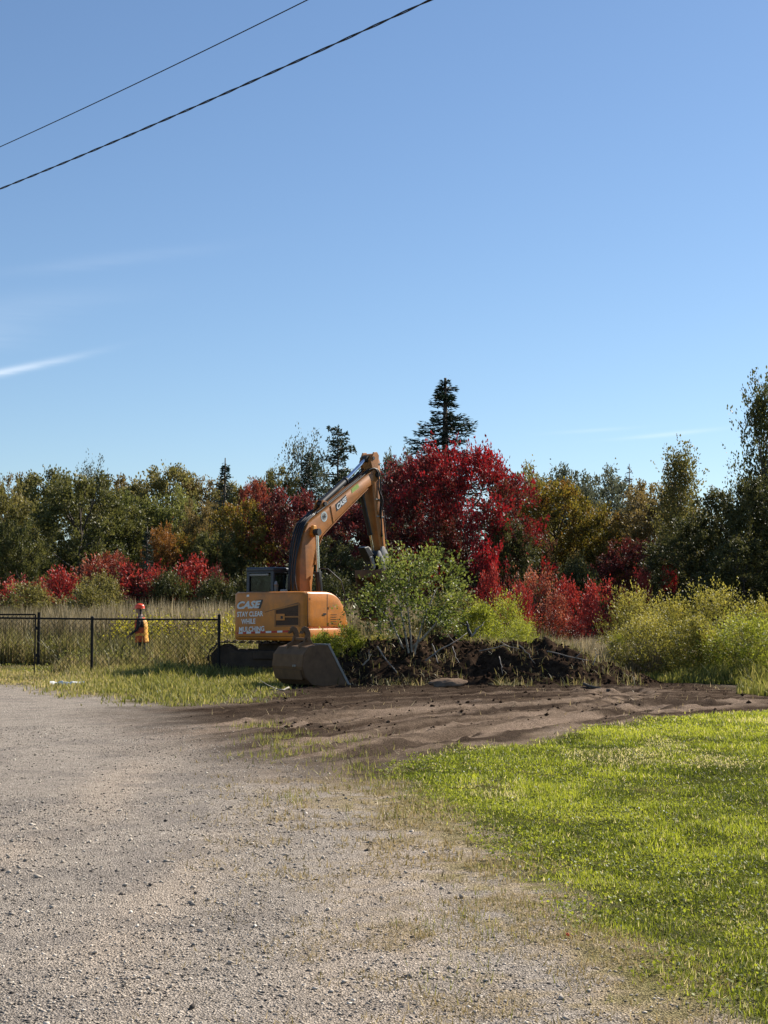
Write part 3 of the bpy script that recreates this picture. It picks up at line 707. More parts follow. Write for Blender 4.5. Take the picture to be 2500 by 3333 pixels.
def stuff(name, VFA, mat, label):
    V, F, A = VFA
    o = link(name, np_mesh(name, V, F, A), mat); tag(o, label, None, None, 'stuff'); return o
# lawn: density falls with distance, blades widen so that cover stays even
def scatter(n, x0, x1, y0, y1, ypow=1.0):
    x = rng.uniform(x0, x1, n); y = y0 + (y1 - y0) * rng.random(n) ** ypow; return x, y
SPOTS = [(*gp(1600, 2562), .22, .5), (*gp(2130, 2572), .35, .6), (*gp(1620, 2540), .15, .3)]
def spots(x, y):
    r_ = np.zeros(x.shape)
    for (a, b, rx, ry) in SPOTS: r_ = np.maximum(r_, np.exp(-((x - a) / rx) ** 2 - ((y - b) / ry) ** 2))
    return r_
parts = []
for (y0, y1, dens, h0, w0) in ((3.4, 9, 9500, .026, .0058), (9, 14, 5200, .031, .009), (14, 20, 2600, .036, .013), (20, 26.5, 1400, .042, .018)):
    xr = min(11, .262 * y1 + 1.6); n = int(dens * (xr + .6) * (y1 - y0))
    x, y = scatter(n, -.6, xr, y0, y1)
    s, d_, f_ = zones(x, y)
    pn = fbm(x * 2.2, y * 2.2, 41); bare = fbm(x * .9 + 3, y * .9, 42)
    keep = (s + rng.normal(0, .10, n) > 0) & (rng.random(n) < .25 + .75 * sstep(-.05, .5, s)) & (rng.random(n) < 1 - .75 * sstep(.66, .74, bare)) & (rng.random(n) > .9 * spots(x, y))
    x, y, pn, s = x[keep], y[keep], pn[keep], s[keep]; n = len(x)
    tuft = .65 + .8 * sstep(.4, .7, pn)
    v = np.clip(.08 + .55 * rng.random(n) + 1.0 * (fbm(x * .6, y * .30, 43) - .44) - .25 * sstep(.52, .64, fbm(x * 2.6, y * 1.6, 49)) - .35 * (pn - .5) * sstep(1.5, .3, s), 0, .9)
    dry = rng.random(n) < .05 + .12 * sstep(.5, 0, s) + .35 * sstep(.58, .70, fbm(x * .9 + 5, y * .5, 63)); v[dry] = 1
    parts.append(blades(n, x, y, h0 * tuft * rng.uniform(.6, 1.3, n), w0 * rng.uniform(.7, 1.4, n), 1.3, hgt(x, y) - .002, v, 1))
stuff('lawn_grass', catm(parts), GM_['lawn'], 'short bright green mown grass')
# clover and broad weed leaves in the near lawn edge
n = 70000; x, y = scatter(n, -.4, 4.4, 4.0, 17, 1.2); s, d_, f_ = zones(x, y); pn = fbm(x * 1.6, y * 1.6, 44)
k = (s > -.1) & (rng.random(n) < sstep(.42, .60, pn) * (.25 + .75 * sstep(2.6, .2, s))); x, y = x[k], y[k]
P = np.stack([x, y, hgt(x, y) + rng.uniform(.008, .036, len(x))], -1)
V, F, A = leaves(P, .020, np.clip(rng.random(len(x)) * .52, 0, 1), 1.4, .8)
stuff('clover_leaves', (V, F, A), GM_['lawn'], 'small clover leaves in the near lawn edge')
n = 700; x, y = scatter(n, -.2, 6.5, 4.4, 22, 1.0); s, d_, f_ = zones(x, y); k = s > .1; x, y = x[k], y[k]; n = len(x)
P = np.stack([x, y, hgt(x, y) + rng.uniform(.02, .05, n)], -1)
stuff('clover_flowers', leaves(P, .016, rng.random(n), 1.2, .9), leafmat('clover_white', [(0, (.5, .5, .4)), (1, (.8, .78, .7))], .2), 'tiny white clover heads and pale flecks in the lawn')
# straw, dead tufts and thin grass between gravel and lawn
parts = []
for (y0, y1, dens, h0, w0) in ((4.2, 9, 3200, .032, .006), (9, 15, 1500, .045, .010), (15, 22, 700, .06, .016)):
    n = int(dens * 7.5 * (y1 - y0)); x, y = scatter(n, -4, 3.5, y0, y1); s, d_, f_ = zones(x, y)
    pn = fbm(x * 2.4, y * 2.4, 45); pz = fbm(x * 7, y * 7, 46, 2)
    pr = sstep(-2.4, -.1, s) * sstep(.48, .62, pn * .55 + pz * .45 + .10 * sstep(-.9, 0, s)) * (s < .25) * (1 - sstep(-1.8, -.2, d_))
    k = rng.random(n) < pr; x, y, s = x[k], y[k], s[k]; n = len(x)
    v = np.clip(rng.random(n) * .9 - .25 * (rng.random(n) < .35), 0, 1)
    parts.append(blades(n, x, y, h0 * rng.uniform(.5, 1.5, n), w0 * rng.uniform(.6, 1.3, n), 1.6, hgt(x, y) - .001, v, 1))
stuff('straw_litter', catm(parts), GM_['straw'], 'dry straw and dead grass along the gravel edge')
parts = []
n = 120000; x, y = scatter(n, -4.5, 3.4, 4.4, 23, 1.0); s, d_, f_ = zones(x, y)
pn = fbm(x * 1.5, y * 1.5 * .8, 47); pz = fbm(x * 5, y * 5, 48, 2)
tufts_px = [(838,2370,.30,.22),(960,2412,.45,.25),(1040,2425,.5,.25),(1000,2462,.6,.3),(890,2432,.2,.2),(1230,2545,.25,.3),(1545,2990,.22,.2),(1500,3170,.2,.15),(1420,3020,.25,.2),(1560,3010,.3,.2),(1750,3010,.35,.25),(960,2605,.15,.2),(1180,2510,.3,.25)]
tp = np.zeros(n)
for (a, b, rx, ry) in tufts_px:
    g = gp(a, b); tp = np.maximum(tp, np.exp(-((x - g[0]) / rx) ** 2 - ((y - g[1]) / (ry * 2)) ** 2))
pr = np.maximum(sstep(-1.0, .0, s) * sstep(.52, .66, pn * .5 + pz * .5) * .7 * (s < .2) * (1 - sstep(-1.6, -.4, d_)), tp * sstep(.3, .6, pz))
k = rng.random(n) < pr; x, y, s = x[k], y[k], s[k]; n = len(x)
sc_ = np.clip(y / 9, .8, 2.2)
stuff('edge_grass', blades(n, x, y, .05 * sc_ ** .6 * rng.uniform(.6, 1.5, n), .006 * sc_ * rng.uniform(.7, 1.3, n), .7, hgt(x, y) - .003, np.clip(rng.random(n) * .8 + .05, 0, 1), 1), GM_['rough'], 'thin green tufts scattered over the gravel edge')
# rough grass strip along the fence
n = 90000; x, y = scatter(n, -11, -1.3, 25.5, 38.5); s, d_, f_ = zones(x, y); pn = fbm(x * 1.1, y * .7, 50)
k = (f_ > -.9) & (rng.random(n) < sstep(-.9, 1.2, f_) * (.35 + .65 * sstep(.35, .6, pn))) & (rng.random(n) < .15 + .85 * sstep(-.6, 1.2, f_)); x, y, f_, pn = x[k], y[k], f_[k], pn[k]; n = len(x)
gr = sstep(-8.5, -4.5, x)
hh = np.where(x < -7.8, .55, 1) * (.09 + .20 * sstep(.3, 4.5, f_) * (.5 + .8 * pn) + .16 * np.exp(-((y - 36.2) / 1.1) ** 2) * (x > -5.5)) * rng.uniform(.5, 1.4, n)
vv = np.clip(.85 * rng.random(n) + .35 * (1 - gr) + .02, 0, 1)
stuff('verge_grass', blades(n, x, y, hh, .022 * rng.uniform(.6, 1.4, n), .55, hgt(x, y) - .01, vv), GM_['rough'], 'rough yellow-green grass along the fence')
# weeds in the field
n = 60000; x, y = scatter(n, -15, 5, 37.3, 49); pn = fbm(x * .6, y * .6, 51); pz = fbm(x * 2, y * 2, 52)
k = (rng.random(n) < .3 + .7 * sstep(.3, .6, pn)) & ~((x > -5.6) & (x < -1.0) & (y < 40.3)); x, y, pn, pz = x[k], y[k], pn[k], pz[k]; n = len(x)
stuff('field_weeds', blades(n, x, y, (.42 + .55 * sstep(37, 46, y)) * (.5 + .9 * pz) * rng.uniform(.6, 1.35, n) * np.where((x < -8.4) & (y < 43.7), .12, 1) * (1 + .5 * np.exp(-((x + 6.6) / .9) ** 2 - ((y - 39.6) / 1.2) ** 2)), .035 * rng.uniform(.5, 1.5, n), .42, None, np.clip(.7 * rng.random(n) + .7 * (pn - .35), 0, 1)), GM_['weeds'], 'tall mixed weeds in the field behind the fence')
n = 42000; x, y = scatter(n, -15, 1, 38, 47); pn = fbm(x * .55 + 9, y * .55, 53); k = (rng.random(n) < sstep(.42, .6, pn)) & ~((x > -5.6) & (x < -1.0) & (y < 40.8)); x, y = x[k], y[k]; n = len(x)
P = np.stack([x, y, rng.beta(2.2, 1.6, n) * (.55 + .045 * np.clip(y - 38, 0, 9)) * (.6 + .8 * fbm(x * 1.7, y * 1.7, 54)) * np.where((x < -8.4) & (y < 43.7), .12, 1)], -1)
stuff('weed_leaves', leaves(P, .075, np.clip(.15 + .6 * rng.random(n), 0, 1), .6, .5), GM_['rough'], 'broad leaves of weeds behind the fence')
n = 5500; x, y = scatter(n, -8.2, -4.3, 43, 48.5); pn = fbm(x * .8, y * .8, 55); k = rng.random(n) < sstep(.4, .55, pn); x, y = x[k], y[k]; n = len(x)
P = np.stack([x, y, rng.normal(1.15, .22, n)], -1)
stuff('goldenrod_flowers', leaves(P, .07, rng.random(n), .6, .6), GM_['gold'], 'yellow goldenrod flowers near the worker')
# reeds
n = 26000; x, y = scatter(n, -17, 3.5, 47, 54); pn = fbm(x * .7, y * .5, 56)
stuff('reed_bed', blades(n, x, y, (1.35 + .85 * pn) * rng.uniform(.72, 1.12, n), .034 * rng.uniform(.6, 1.4, n), .16, None, np.clip(.8 * rng.random(n) + .5 * (pn - .4), 0, 1)), GM_['reed'], 'tall tan reeds and cattail leaves across the field')
# dry grass behind the soil heap
n = 26000; x, y = scatter(n, -2.5, 8, 37.5, 46); pn = fbm(x, y, 57)
k = ~((x < -1.0) & (y < 41)); x, y, pn = x[k], y[k], pn[k]; n = len(x)
stuff('dry_grass', blades(n, x, y, (.5 + .55 * pn) * rng.uniform(.6, 1.2, n), .022 * rng.uniform(.6, 1.4, n), .3, None, np.clip(.35 + .6 * rng.random(n), 0, 1)), GM_['reed'], 'pale dry grass behind the soil heap')
# tall grass at the right
n = 52000; x, y = scatter(n, 4.6, 12.5, 28.5, 40); s, d_, f_ = zones(x, y); pn = fbm(x * .9, y * .9, 58)
k = (f_ > .1) & (rng.random(n) < .3 + .7 * sstep(.3, .6, pn)); x, y, f_, pn = x[k], y[k], f_[k], pn[k]; n = len(x)
rgt = sstep(6.0, 8.0, x)
stuff('tall_grass', blades(n, x, y, (.16 + (.30 + .55 * rgt) * sstep(.1, 3.2, f_) * (.5 + pn)) * rng.uniform(.5, 1.25, n), .026 * rng.uniform(.6, 1.4, n), .42, None, np.clip(.75 * rng.random(n) + .5 * (pn - .4), 0, 1)), GM_['rough'], 'long green and yellow grass at the foot of the right thicket')

# gravel stones in the near yard
def rocks(n, x, y, size, z, sd=0, flat=.6):
    r = np.random.default_rng(60 + sd)
    O = np.array([[1,0,0],[-1,0,0],[0,1,0],[0,-1,0],[0,0,1],[0,0,-1]], float)
    Fo = np.array([[0,2,4],[2,1,4],[1,3,4],[3,0,4],[2,0,5],[1,2,5],[3,1,5],[0,3,5]])
    V = O[None] * r.uniform(.55, 1.2, (n, 6, 1)) + r.normal(0, .22, (n, 6, 3))
    V[:, :, 2] *= flat; a = r.uniform(0, 6.28, n); c, s = np.cos(a)[:, None], np.sin(a)[:, None]
    X = V[..., 0] * c - V[..., 1] * s; Yy = V[..., 0] * s + V[..., 1] * c
    V = np.stack([X, Yy, V[..., 2]], -1) * (size / 2)[:, None, None]
    V += np.stack([x, y, z], -1)[:, None, :]
    F = Fo[None] + (np.arange(n) * 6)[:, None, None]
    return V.reshape(-1, 3), F.reshape(-1, 3), np.repeat(r.random(n), 6)
parts = []
for (y0, y1, dens, smin, smax) in ((4.4, 8, 3600, .005, .026), (8, 13, 1100, .008, .028), (13, 21, 240, .013, .034)):
    xw = .262 * y1 + 1.2; n = int(dens * (2 * xw) * (y1 - y0)); x, y = scatter(n, -xw, xw, y0, y1); s, d_, f_ = zones(x, y)
    pn = fbm(x * 1.4, y * .35, 31, 3)
    k = (s < -.05) & (rng.random(n) < (1 - .55 * sstep(.42, .66, pn)) * (.25 + .75 * sstep(-.1, -1.5, s)) * (1 - sstep(-.8, .3, d_))); x, y = x[k], y[k]; n = len(x)
    sz = smin + (smax - smin) * rng.random(n) ** 4.5
    parts.append(rocks(n, x, y, sz, hgt(x, y) + sz * .10, int(y0), .5))
n = 420; x, y = scatter(n, -3.4, 1.6, 4.6, 13); s, d_, f_ = zones(x, y); k = s < -.4; x, y = x[k], y[k]; n = len(x); sz = rng.uniform(.026, .05, n)
parts.append(rocks(n, x, y, sz, hgt(x, y) + sz * .12, 3, .6))
stuff('gravel_stones', catm(parts), leafmat('gravel_stone', [(0, (.08, .07, .062)), (.14, (.13, .115, .10)), (.3, (.31, .27, .225)), (.85, (.50, .43, .35)), (1, (.70, .63, .54))], 0, .95, 0.0), 'loose grey and buff gravel stones')

n = 5000; x, y = scatter(n, -5, 9, 19, 33.5); s, d_, f_ = zones(x, y); pn = fbm(x * .8, y * 1.4, 61)
k = (d_ > 0) & (s < -.2) & (rng.random(n) < .08 + .92 * sstep(.45, .62, pn)); x, y = x[k], y[k]; n = len(x)
sz = .015 + .075 * rng.random(n) ** 4
stuff('soil_clods', rocks(n, x, y, sz, hgt(x, y) + sz * .15, 77, .75), leafmat('loose_clod', [(0, (.018, .012, .009)), (.75, (.05, .033, .022)), (1, (.16, .11, .075))], 0, .95, 0.0), 'dark clods and crumbs strewn over the churned soil')
n = 2600; x, y = scatter(n, -5, 9, 19, 33); s, d_, f_ = zones(x, y); k = (d_ > .2) & (s < -.2) & (rng.random(n) < .12 + .8 * sstep(.6, .7, fbm(x * .7, y * .7, 62))); x, y = x[k], y[k]; n = len(x)
stuff('torn_straw', blades(n, x, y, rng.uniform(.04, .13, n), .014 * rng.uniform(.6, 1.3, n), 1.4, hgt(x, y), .3 + .7 * rng.random(n), 1), GM_['straw'], 'torn straw and grass bits lying on the churned soil')

# ------------------------------------------------------------------ soil heap
def heap():
    xs = np.arange(-2.2, 6.6, .05); ys = np.arange(31.6, 37.6, .06); X, Yg = np.meshgrid(xs, ys)
    crest = np.interp(xs, [-2.2, -1.8, -1.2, -.5, .3, 1.2, 2.2, 3.2, 4.2, 5.0, 5.7, 6.3, 6.6], [0, .28, .62, .80, .86, .92, .95, .92, .80, .58, .34, .08, 0])
    ridge = 35.0 + .35 * np.sin(xs * .9); hw = np.interp(xs, [-2.2, 0, 3, 6.6], [1.2, 2.1, 2.2, 1.2])
    t = np.abs(Yg - ridge) / hw; prof = np.clip(1 - t ** 1.5, 0, 1) ** 1.05
    lump = (fbm(X * 1.3, Yg * 1.3, 71, 4) - .5) * .55 + np.maximum(0, vnoise(X * 3.3, Yg * 3.3, 72) - .5) * .30 + (fbm(X * 6, Yg * 6, 73, 3) - .5) * .22
    Z = crest * prof + lump * sstep(0, .35, crest * prof) - .10 + .06 * sstep(0, .1, prof * crest)
    ix = np.arange(X.size).reshape(X.shape); q = np.stack([ix[:-1, :-1], ix[:-1, 1:], ix[1:, 1:], ix[1:, :-1]], -1).reshape(-1, 4)
    zc = Z.ravel()[q].max(1); q = q[zc > -.08]; us, inv = np.unique(q, return_inverse=True)
    V = np.stack([X, Yg, Z], -1).reshape(-1, 3)
    root = empty('soil_heap', (2.0, 35, 0)); tag(root, 'long heap of dark dug soil and roots behind the churned ground', 'soil heap')
    me = np_mesh('heap_body', V[us] - np.array([2.0, 35, 0]), inv.reshape(-1, 4)); o = link('heap_body', me, M['soil'], root)
    # clods lying over its face
    n = 4500; x = rng.uniform(-1.9, 6.3, n); y = rng.uniform(32.0, 36.2, n)
    zi = Z[np.clip(((y - 31.6) / .06).astype(int), 0, len(ys) - 1), np.clip(((x + 2.2) / .05).astype(int), 0, len(xs) - 1)]
    k = zi > -.09; x, y, zi = x[k], y[k], zi[k]; n = len(x)
    sz = .02 + .13 * rng.random(n) ** 3.5
    V, F, A = rocks(n, x - 2.0, y - 35, sz, np.maximum(zi, 0) + sz * .15, 9, .8)
    c = link('clods', np_mesh('clods', V, F, A), leafmat('clod_soil', [(0, (.018, .012, .009)), (.8, (.045, .029, .02)), (1, (.12, .08, .055))], 0, .95, 0.0), root); c['kind'] = 'stuff'
    # shreds of grass and weeds thrown over it
    n = 6500; x = rng.uniform(-1.9, 5.8, n); y = rng.uniform(32.3, 35.6, n); pn = fbm(x * 1.4, y * 1.4, 75); k = rng.random(n) < sstep(.42, .66, pn); x, y = x[k], y[k]; n = len(x)
    zi = Z[np.clip(((y - 31.6) / .06).astype(int), 0, len(ys) - 1), np.clip(((x + 2.2) / .05).astype(int), 0, len(xs) - 1)]
    V, F, A = blades(n, x - 2.0, y - 35, rng.uniform(.06, .26, n), .016 * rng.uniform(.6, 1.4, n), 1.2, np.maximum(zi, 0), rng.random(n))
    c = link('torn_grass', np_mesh('torn_grass', V, F, A), GM_['weeds'], root); c['kind'] = 'stuff'
    return lambda x, y: max(0.0, float(Z[int(np.clip((y - 31.6) / .06, 0, len(ys) - 1)), int(np.clip((x + 2.2) / .05, 0, len(xs) - 1))]))
hz = heap()
GT = 'sticks and roots on the soil heap'
def stick(name, pts, r0, r1, label, mat='bark_grey', grp=GT, cat='stick', side=True):
    P = [np.array(p, float) for p in pts]
    b = P[0]; w = MB()
    # fine wobble
    Q_ = []
    for i in range(len(P) - 1):
        for f in np.linspace(0, 1, 4)[:-1]: Q_.append(P[i] * (1 - f) + P[i + 1] * f + rng.normal(0, .008, 3))
    Q_.append(P[-1]); Q_ = np.array(Q_)
    w.tube(Q_ - b, np.linspace(r0, r1, len(Q_)), 5)
    if side:
        m = Q_[len(Q_) * 3 // 5]; d = rng.normal(0, .14, 3); d[2] = abs(d[2]) + .05
        w.tube([m - b, m - b + d * .6, m - b + d * 1.1 + (0, 0, .03)], [r1 * 1.1, r1 * .8, r1 * .4], 4)
    o = w.build(name, M[mat], None, True); o.location = b; tag(o, label, cat, grp)
def A3(px, py, Y): return at(px, py, Y)
stick('leaning_stick', [A3(1228,2102,33.2), A3(1260,2150,33.0), A3(1292,2190,32.8)], .018, .014, 'straight pale stick leaning left of the sapling', side=False)
stick('branch', [A3(1385,2150,33.2), A3(1430,2115,33.4), A3(1480,2090,33.6), A3(1520,2060,33.9)], .022, .008, 'grey branch rising to the right from the sapling foot')
stick('branch', [A3(1408,2096,33.5), A3(1418,2130,33.3), A3(1426,2158,33.1)], .014, .010, 'thin upright twig just right of the sapling', side=False)
stick('branch', [A3(1475,2105,33.4), A3(1485,2140,33.2), A3(1496,2158,33.1)], .012, .008, 'short twig in the middle of the heap', side=False)
stick('branch', [A3(1535,2075,33.9), A3(1550,2050,33.9), A3(1572,2033,34.0)], .030, .012, 'broken whitish branch stub sticking up on top of the heap', 'bark_pale')
stick('dead_stub', [A3(1531,2072,34.1), A3(1524,2045,34.1), A3(1518,2022,34.1)], .05, .02, 'black jagged stub on top of the heap', 'black')
stick('root', [A3(1690,2100,33.0), A3(1720,2130,32.9), A3(1742,2160,32.8)], .014, .008, 'thin root hanging down the middle of the heap', side=False)
stick('root', [A3(1780,2120,32.8), A3(1850,2135,32.7), A3(1915,2150,32.6)], .016, .010, 'long root lying along the right of the heap')
stick('root', [A3(1625,2140,32.7), A3(1632,2170,32.5), A3(1636,2195,32.4)], .012, .006, 'pale forked root at the foot of the heap')
stick('root', [A3(1180,2165,32.9), A3(1195,2150,32.9), A3(1208,2130,32.9)], .022, .010, 'short white broken root right of the loose bucket', 'bark_pale')
stick('branch', [A3(1560,2118,33.3), A3(1640,2102,33.4), A3(1690,2112,33.3)], .014, .008, 'grey branch lying level across the heap top')
stick('root', [A3(1930,2165,32.5), A3(1940,2140,32.6), A3(1938,2120,32.7)], .012, .006, 'thin pale root near the right end of the heap')
stick('fallen_branch', [A3(1900,2225,31.6), A3(1950,2238,31.0), A3(1985,2246,30.6)], .035, .02, 'dark stick lying on the ground in front of the heap', 'bark', side=False)
stick('white_branch', [A3(940,2238,30.6), A3(915,2248,30.2), A3(880,2244,30.5)], .02, .01, 'bleached stick on the grass below the loose bucket', 'bark_pale', None)
# flat slab of turf and peat at the foot of the heap
def slab():
    c = A3(1458, 2222, 31.9); bm = bmesh.new(); bmesh.ops.create_icosphere(bm, subdivisions=4, radius=1)
    for v in bm.verts:
        p = v.co; f = 1 + .25 * (float(vnoise(p.x * 2.2 + 5, p.y * 2.2 + p.z, 81)) - .5)
        v.co = Vector((p.x * .42 * f, p.y * .26 * f, max(-.05, p.z * .09 * f + .04 * (float(vnoise(p.x * 5, p.y * 5, 82)) - .5))))
    me = bpy.data.meshes.new('peat_slab'); bm.to_mesh(me); bm.free()
    for p in me.polygons: p.use_smooth = True
    o = link('peat_slab', me, M['clod']); o.location = (c[0], c[1], .10); o.rotation_euler = (R(10), R(-3), .1)
    tag(o, 'flat brown slab of peat lying at the foot of the heap', 'clod')
slab()

# ------------------------------------------------------------------ excavator
EXA = R(56); PIV = np.array([-2.147, 38.0, 0.0])
FW = np.array([math.cos(EXA), math.sin(EXA)]); LF = np.array([-math.sin(EXA), math.cos(EXA)])
def ex_world(u, l, z):
    return np.array([PIV[0] + FW[0] * u + LF[0] * l, PIV[1] + FW[1] * u + LF[1] * l, z])
def ex_u(px, l=0.0):
    """forward distance of the point of the machine plane l that is seen at column px"""
    k = (px - 1250) / FPX / CP
    return (k * (PIV[1] + LF[1] * l) - PIV[0] - LF[0] * l) / (FW[0] - k * FW[1])
def ex_uz(px, py, l=0.0):
    u = ex_u(px, l)
    for _ in range(3):
        p = ex_world(u, l, 0); z = at(px, py, p[1])[2]
        q = proj((p[0], p[1], z)); u += (px - q[0]) / 70.0
    return u, z
EX = empty('excavator', PIV, EXA)
tag(EX, 'orange tracked excavator with raised boom working behind the black fence', 'excavator')

# --- upper body: plan outline (u forward, l left) swept with a rounded vertical section
plan = [(.35, 1.36), (-.6, 1.36), (-.92, 1.35), (-1.07, 1.30), (-1.145, 1.2), (-1.18, 1.0), (-1.21, .75), (-1.24, .45), (-1.27, .15), (-1.32, -.15), (-1.355, -.5), (-1.36, -.82), (-1.35, -.98), (-1.31, -1.08), (-1.23, -1.135), (-1.1, -1.15), (-.7, -1.16), (-.3, -1.16), (.1, -1.16), (.42, -1.15)]
def resample(P, step=.06):
    P = np.array(P, float); d = np.r_[0, np.cumsum(np.linalg.norm(np.diff(P, axis=0), axis=1))]
    # smooth with Catmull-Rom through dense interpolation
    n = int(d[-1] / step) + 1; s = np.linspace(0, d[-1], n)
    Qx = np.interp(s, d, P[:, 0]); Qy = np.interp(s, d, P[:, 1]); Qs = np.stack([Qx, Qy], -1)
    for _ in range(2): Qs[1:-1] = Qs[1:-1] * .5 + (Qs[:-2] + Qs[2:]) * .25
    return Qs, s
PL, PS = resample(plan)
TN = np.gradient(PL, axis=0); TN /= np.linalg.norm(TN, axis=1)[:, None]
PN = np.stack([TN[:, 1], -TN[:, 0]], -1)           # candidate outward normal
if np.dot(PN[len(PN) // 2], PL[len(PL) // 2]) < 0: PN = -PN
ZB, ZT = .91, 2.13
def plan_px():
    return np.array([proj(ex_world(p[0], p[1], 1.6))[0] for p in PL])
PPX = plan_px()
i_min = int(np.argmin(PPX))
def surf(px, py, off=.004):
    """point of the swept body wall that shows at photo column px, row py"""
    i = np.interp(px, PPX[i_min:], np.arange(i_min, len(PL)))
    a = int(min(i, len(PL) - 2)); f = i - a
    p = PL[a] * (1 - f) + PL[a + 1] * f; n = PN[a] * (1 - f) + PN[a + 1] * f
    w = ex_world(p[0], p[1], 0); z = at(px, py, w[1])[2]
    return np.array([p[0] + n[0] * off, p[1] + n[1] * off, z])
def top_z(u, l):
    # hood falls away in a curve towards the front right corner
    f = np.clip((u + .42) / .84, 0, 1) * (1 if l < -.9 else 0)
    return ZT - .78 * (1 - math.sqrt(max(0, 1 - f ** 2.0 * .985)))
def wall(i0, i1, name, mat, parent, zb=ZB, inset=.0, gapz=0.0):
    V = []; F = []; prof = [(-.05, 0), (-.012, .02), (0, .06), (0, .35), (0, .7), (0, .93), (-.012, .965), (-.045, .988), (-.10, 1.0)]
    m = len(prof)
    for i in range(i0, i1 + 1):
        zt = top_z(PL[i][0], PL[i][1])
        for (o, t) in prof:
            p = PL[i] + PN[i] * (o - inset); V.append((p[0], p[1], zb + (zt - zb) * t))
    n = i1 - i0 + 1
    for i in range(n - 1):
        for k in range(m - 1):
            a = i * m + k; F.append((a, a + m, a + m + 1, a + 1))
    w = MB().add(V, F)
    return w.build(name, mat, parent, True, 50), V, n, m
# index of the seams
iA = int(np.argmin(np.abs(PPX[i_min:] - 1000))) + i_min
iB = int(np.argmin(np.abs(PPX[i_min:] - 1066))) + i_min
cw, Vc, nc, mc = wall(0, iA, 'counterweight', M['orange'], EX)
wall(iA, iB, 'pump_door', M['orange'], EX, 1.22)
wall(iB, len(PL) - 1, 'tank_panel', M['orange'], EX, 1.22)
# skirt below the doors, standing a little proud
V = []; F = []
for i in range(iA, len(PL)):
    p = PL[i]; n_ = PN[i]
    for (o, z) in ((-.08, .96), (.02, .97), (.03, 1.0), (.03, 1.19), (.02, 1.205), (-.06, 1.215)):
        V.append((p[0] + n_[0] * o, p[1] + n_[1] * o, z))
for i in range(len(PL) - iA - 1):
    for k in range(5): a = i * 6 + k; F.append((a, a + 6, a + 7, a + 1))
MB().add(V, F).build('side_skirt', M['orange'], EX, True, 40)
# panel gaps as dark recessed strips
def seam(px, z0, z1, name='panel_gap', wd=.016):
    w = MB(); pts = []
    i = int(np.argmin(np.abs(PPX[i_min:] - px))) + i_min
    p = PL[i]; n_ = PN[i]; t_ = TN[i]
    zt = min(z1, top_z(p[0], p[1]) - .06)
    for (s, z) in ((-1, z0), (1, z0), (1, zt), (-1, zt)): pts.append((p[0] + n_[0] * .003 + t_[0] * wd * s * .5, p[1] + n_[1] * .003 + t_[1] * wd * s * .5, z))
    w.add(pts, [(0, 1, 2, 3)]); w.build(name, M['black'], EX)
seam(1000, 1.22, 2.1); seam(1066, 1.25, 2.1)
# hood top
w = MB(); ring = [(p[0] - n_[0] * .10, p[1] - n_[1] * .10, top_z(p[0], p[1])) for p, n_ in zip(PL, PN)]
cxy = (-.35, -.05); V = []; F = []
for f in (0, .33, .66, .98):
    for (a, b, z) in ring:
        zz = z + (ZT + .02 - z) * min(1, f * 1.1)
        V.append((a + (cxy[0] - a) * f, b + (cxy[1] - b) * f, zz))
n = len(ring)
for k in range(3):
    for i in range(n - 1): a = k * n + i; F.append((a, a + 1, a + n + 1, a + n))
w.add(V, F).build('engine_hood', M['orange'], EX, True, 50)
# underside and turntable
w = MB(); w.add([(p[0] - n_[0] * .05, p[1] - n_[1] * .05, .912) for p, n_ in zip(PL, PN)], [tuple(range(len(PL)))]); w.build('belly_plate', M['dark'], EX)
w = MB(); w.tube([(0, 0, .72), (0, 0, .93)], .55, 28); w.build('swing_ring', M['dark'], EX, True, 40)
w = MB().box((-.3, -.9, .93), (.40, 1.1, 1.3), .03); w.build('deck_frame', M['dark'], EX)
# front right toolbox and the floor in front of it
MB().box((.43, -1.10, 1.0), (.56, -.55, 1.42), .04).build('toolbox', M['orange'], EX)

def quad_on_body(poly_px, name, mat, parent, off):
    V = [surf(a, b, off) for a, b in poly_px]
    return MB().add(V, [tuple(range(len(V)))]).build(name, mat, parent)
def strip_on_body(pxs, y0, y1, name, mat, parent, off):
    """y0,y1: functions of px (bottom, top)"""
    V = []; F = []
    for a in pxs: V.append(surf(a, y0(a), off)); V.append(surf(a, y1(a), off))
    for i in range(len(pxs) - 1): F.append((2 * i, 2 * i + 2, 2 * i + 3, 2 * i + 1))
    return MB().add(V, F).build(name, mat, parent)
# radiator grille: frame, dark mesh, bar and latch
def gtop(a): return np.interp(a, [898, 972], [1985, 1967])
gr_ = strip_on_body(np.linspace(899, 974, 9), lambda a: 2037 + 0 * a, gtop, 'radiator_grille', M['mesh_dark'], EX, .003)
for (pa, pb, nm) in ((((895, 1982), (976, 1962)), ((895, 1987), (976, 1968)), 'grille_frame'), (((895, 2036), (976, 2034)), ((895, 2041), (976, 2039)), 'grille_frame')):
    f0 = lambda a, q=pb: np.interp(a, [q[0][0], q[1][0]], [q[0][1], q[1][1]]); f1 = lambda a, q=pa: np.interp(a, [q[0][0], q[1][0]], [q[0][1], q[1][1]])
    strip_on_body(np.linspace(895, 976, 9), f0, f1, nm, M['orange2'], gr_, .018)
quad_on_body([(895, 2040), (899, 2040), (899, 1983), (895, 1984)], 'grille_frame', M['orange2'], gr_, .018)
quad_on_body([(972, 2040), (977, 2040), (977, 1963), (972, 1964)], 'grille_frame', M['orange2'], gr_, .018)
strip_on_body(np.linspace(926, 974, 6), lambda a: 2010 + 0 * a, lambda a: 2005 + 0 * a, 'grille_bar', M['orange2'], gr_, .022)
strip_on_body(np.linspace(901, 929, 4), lambda a: 2019 + 0 * a, lambda a: 1998 + 0 * a, 'latch_plate', M['orange'], gr_, .026)
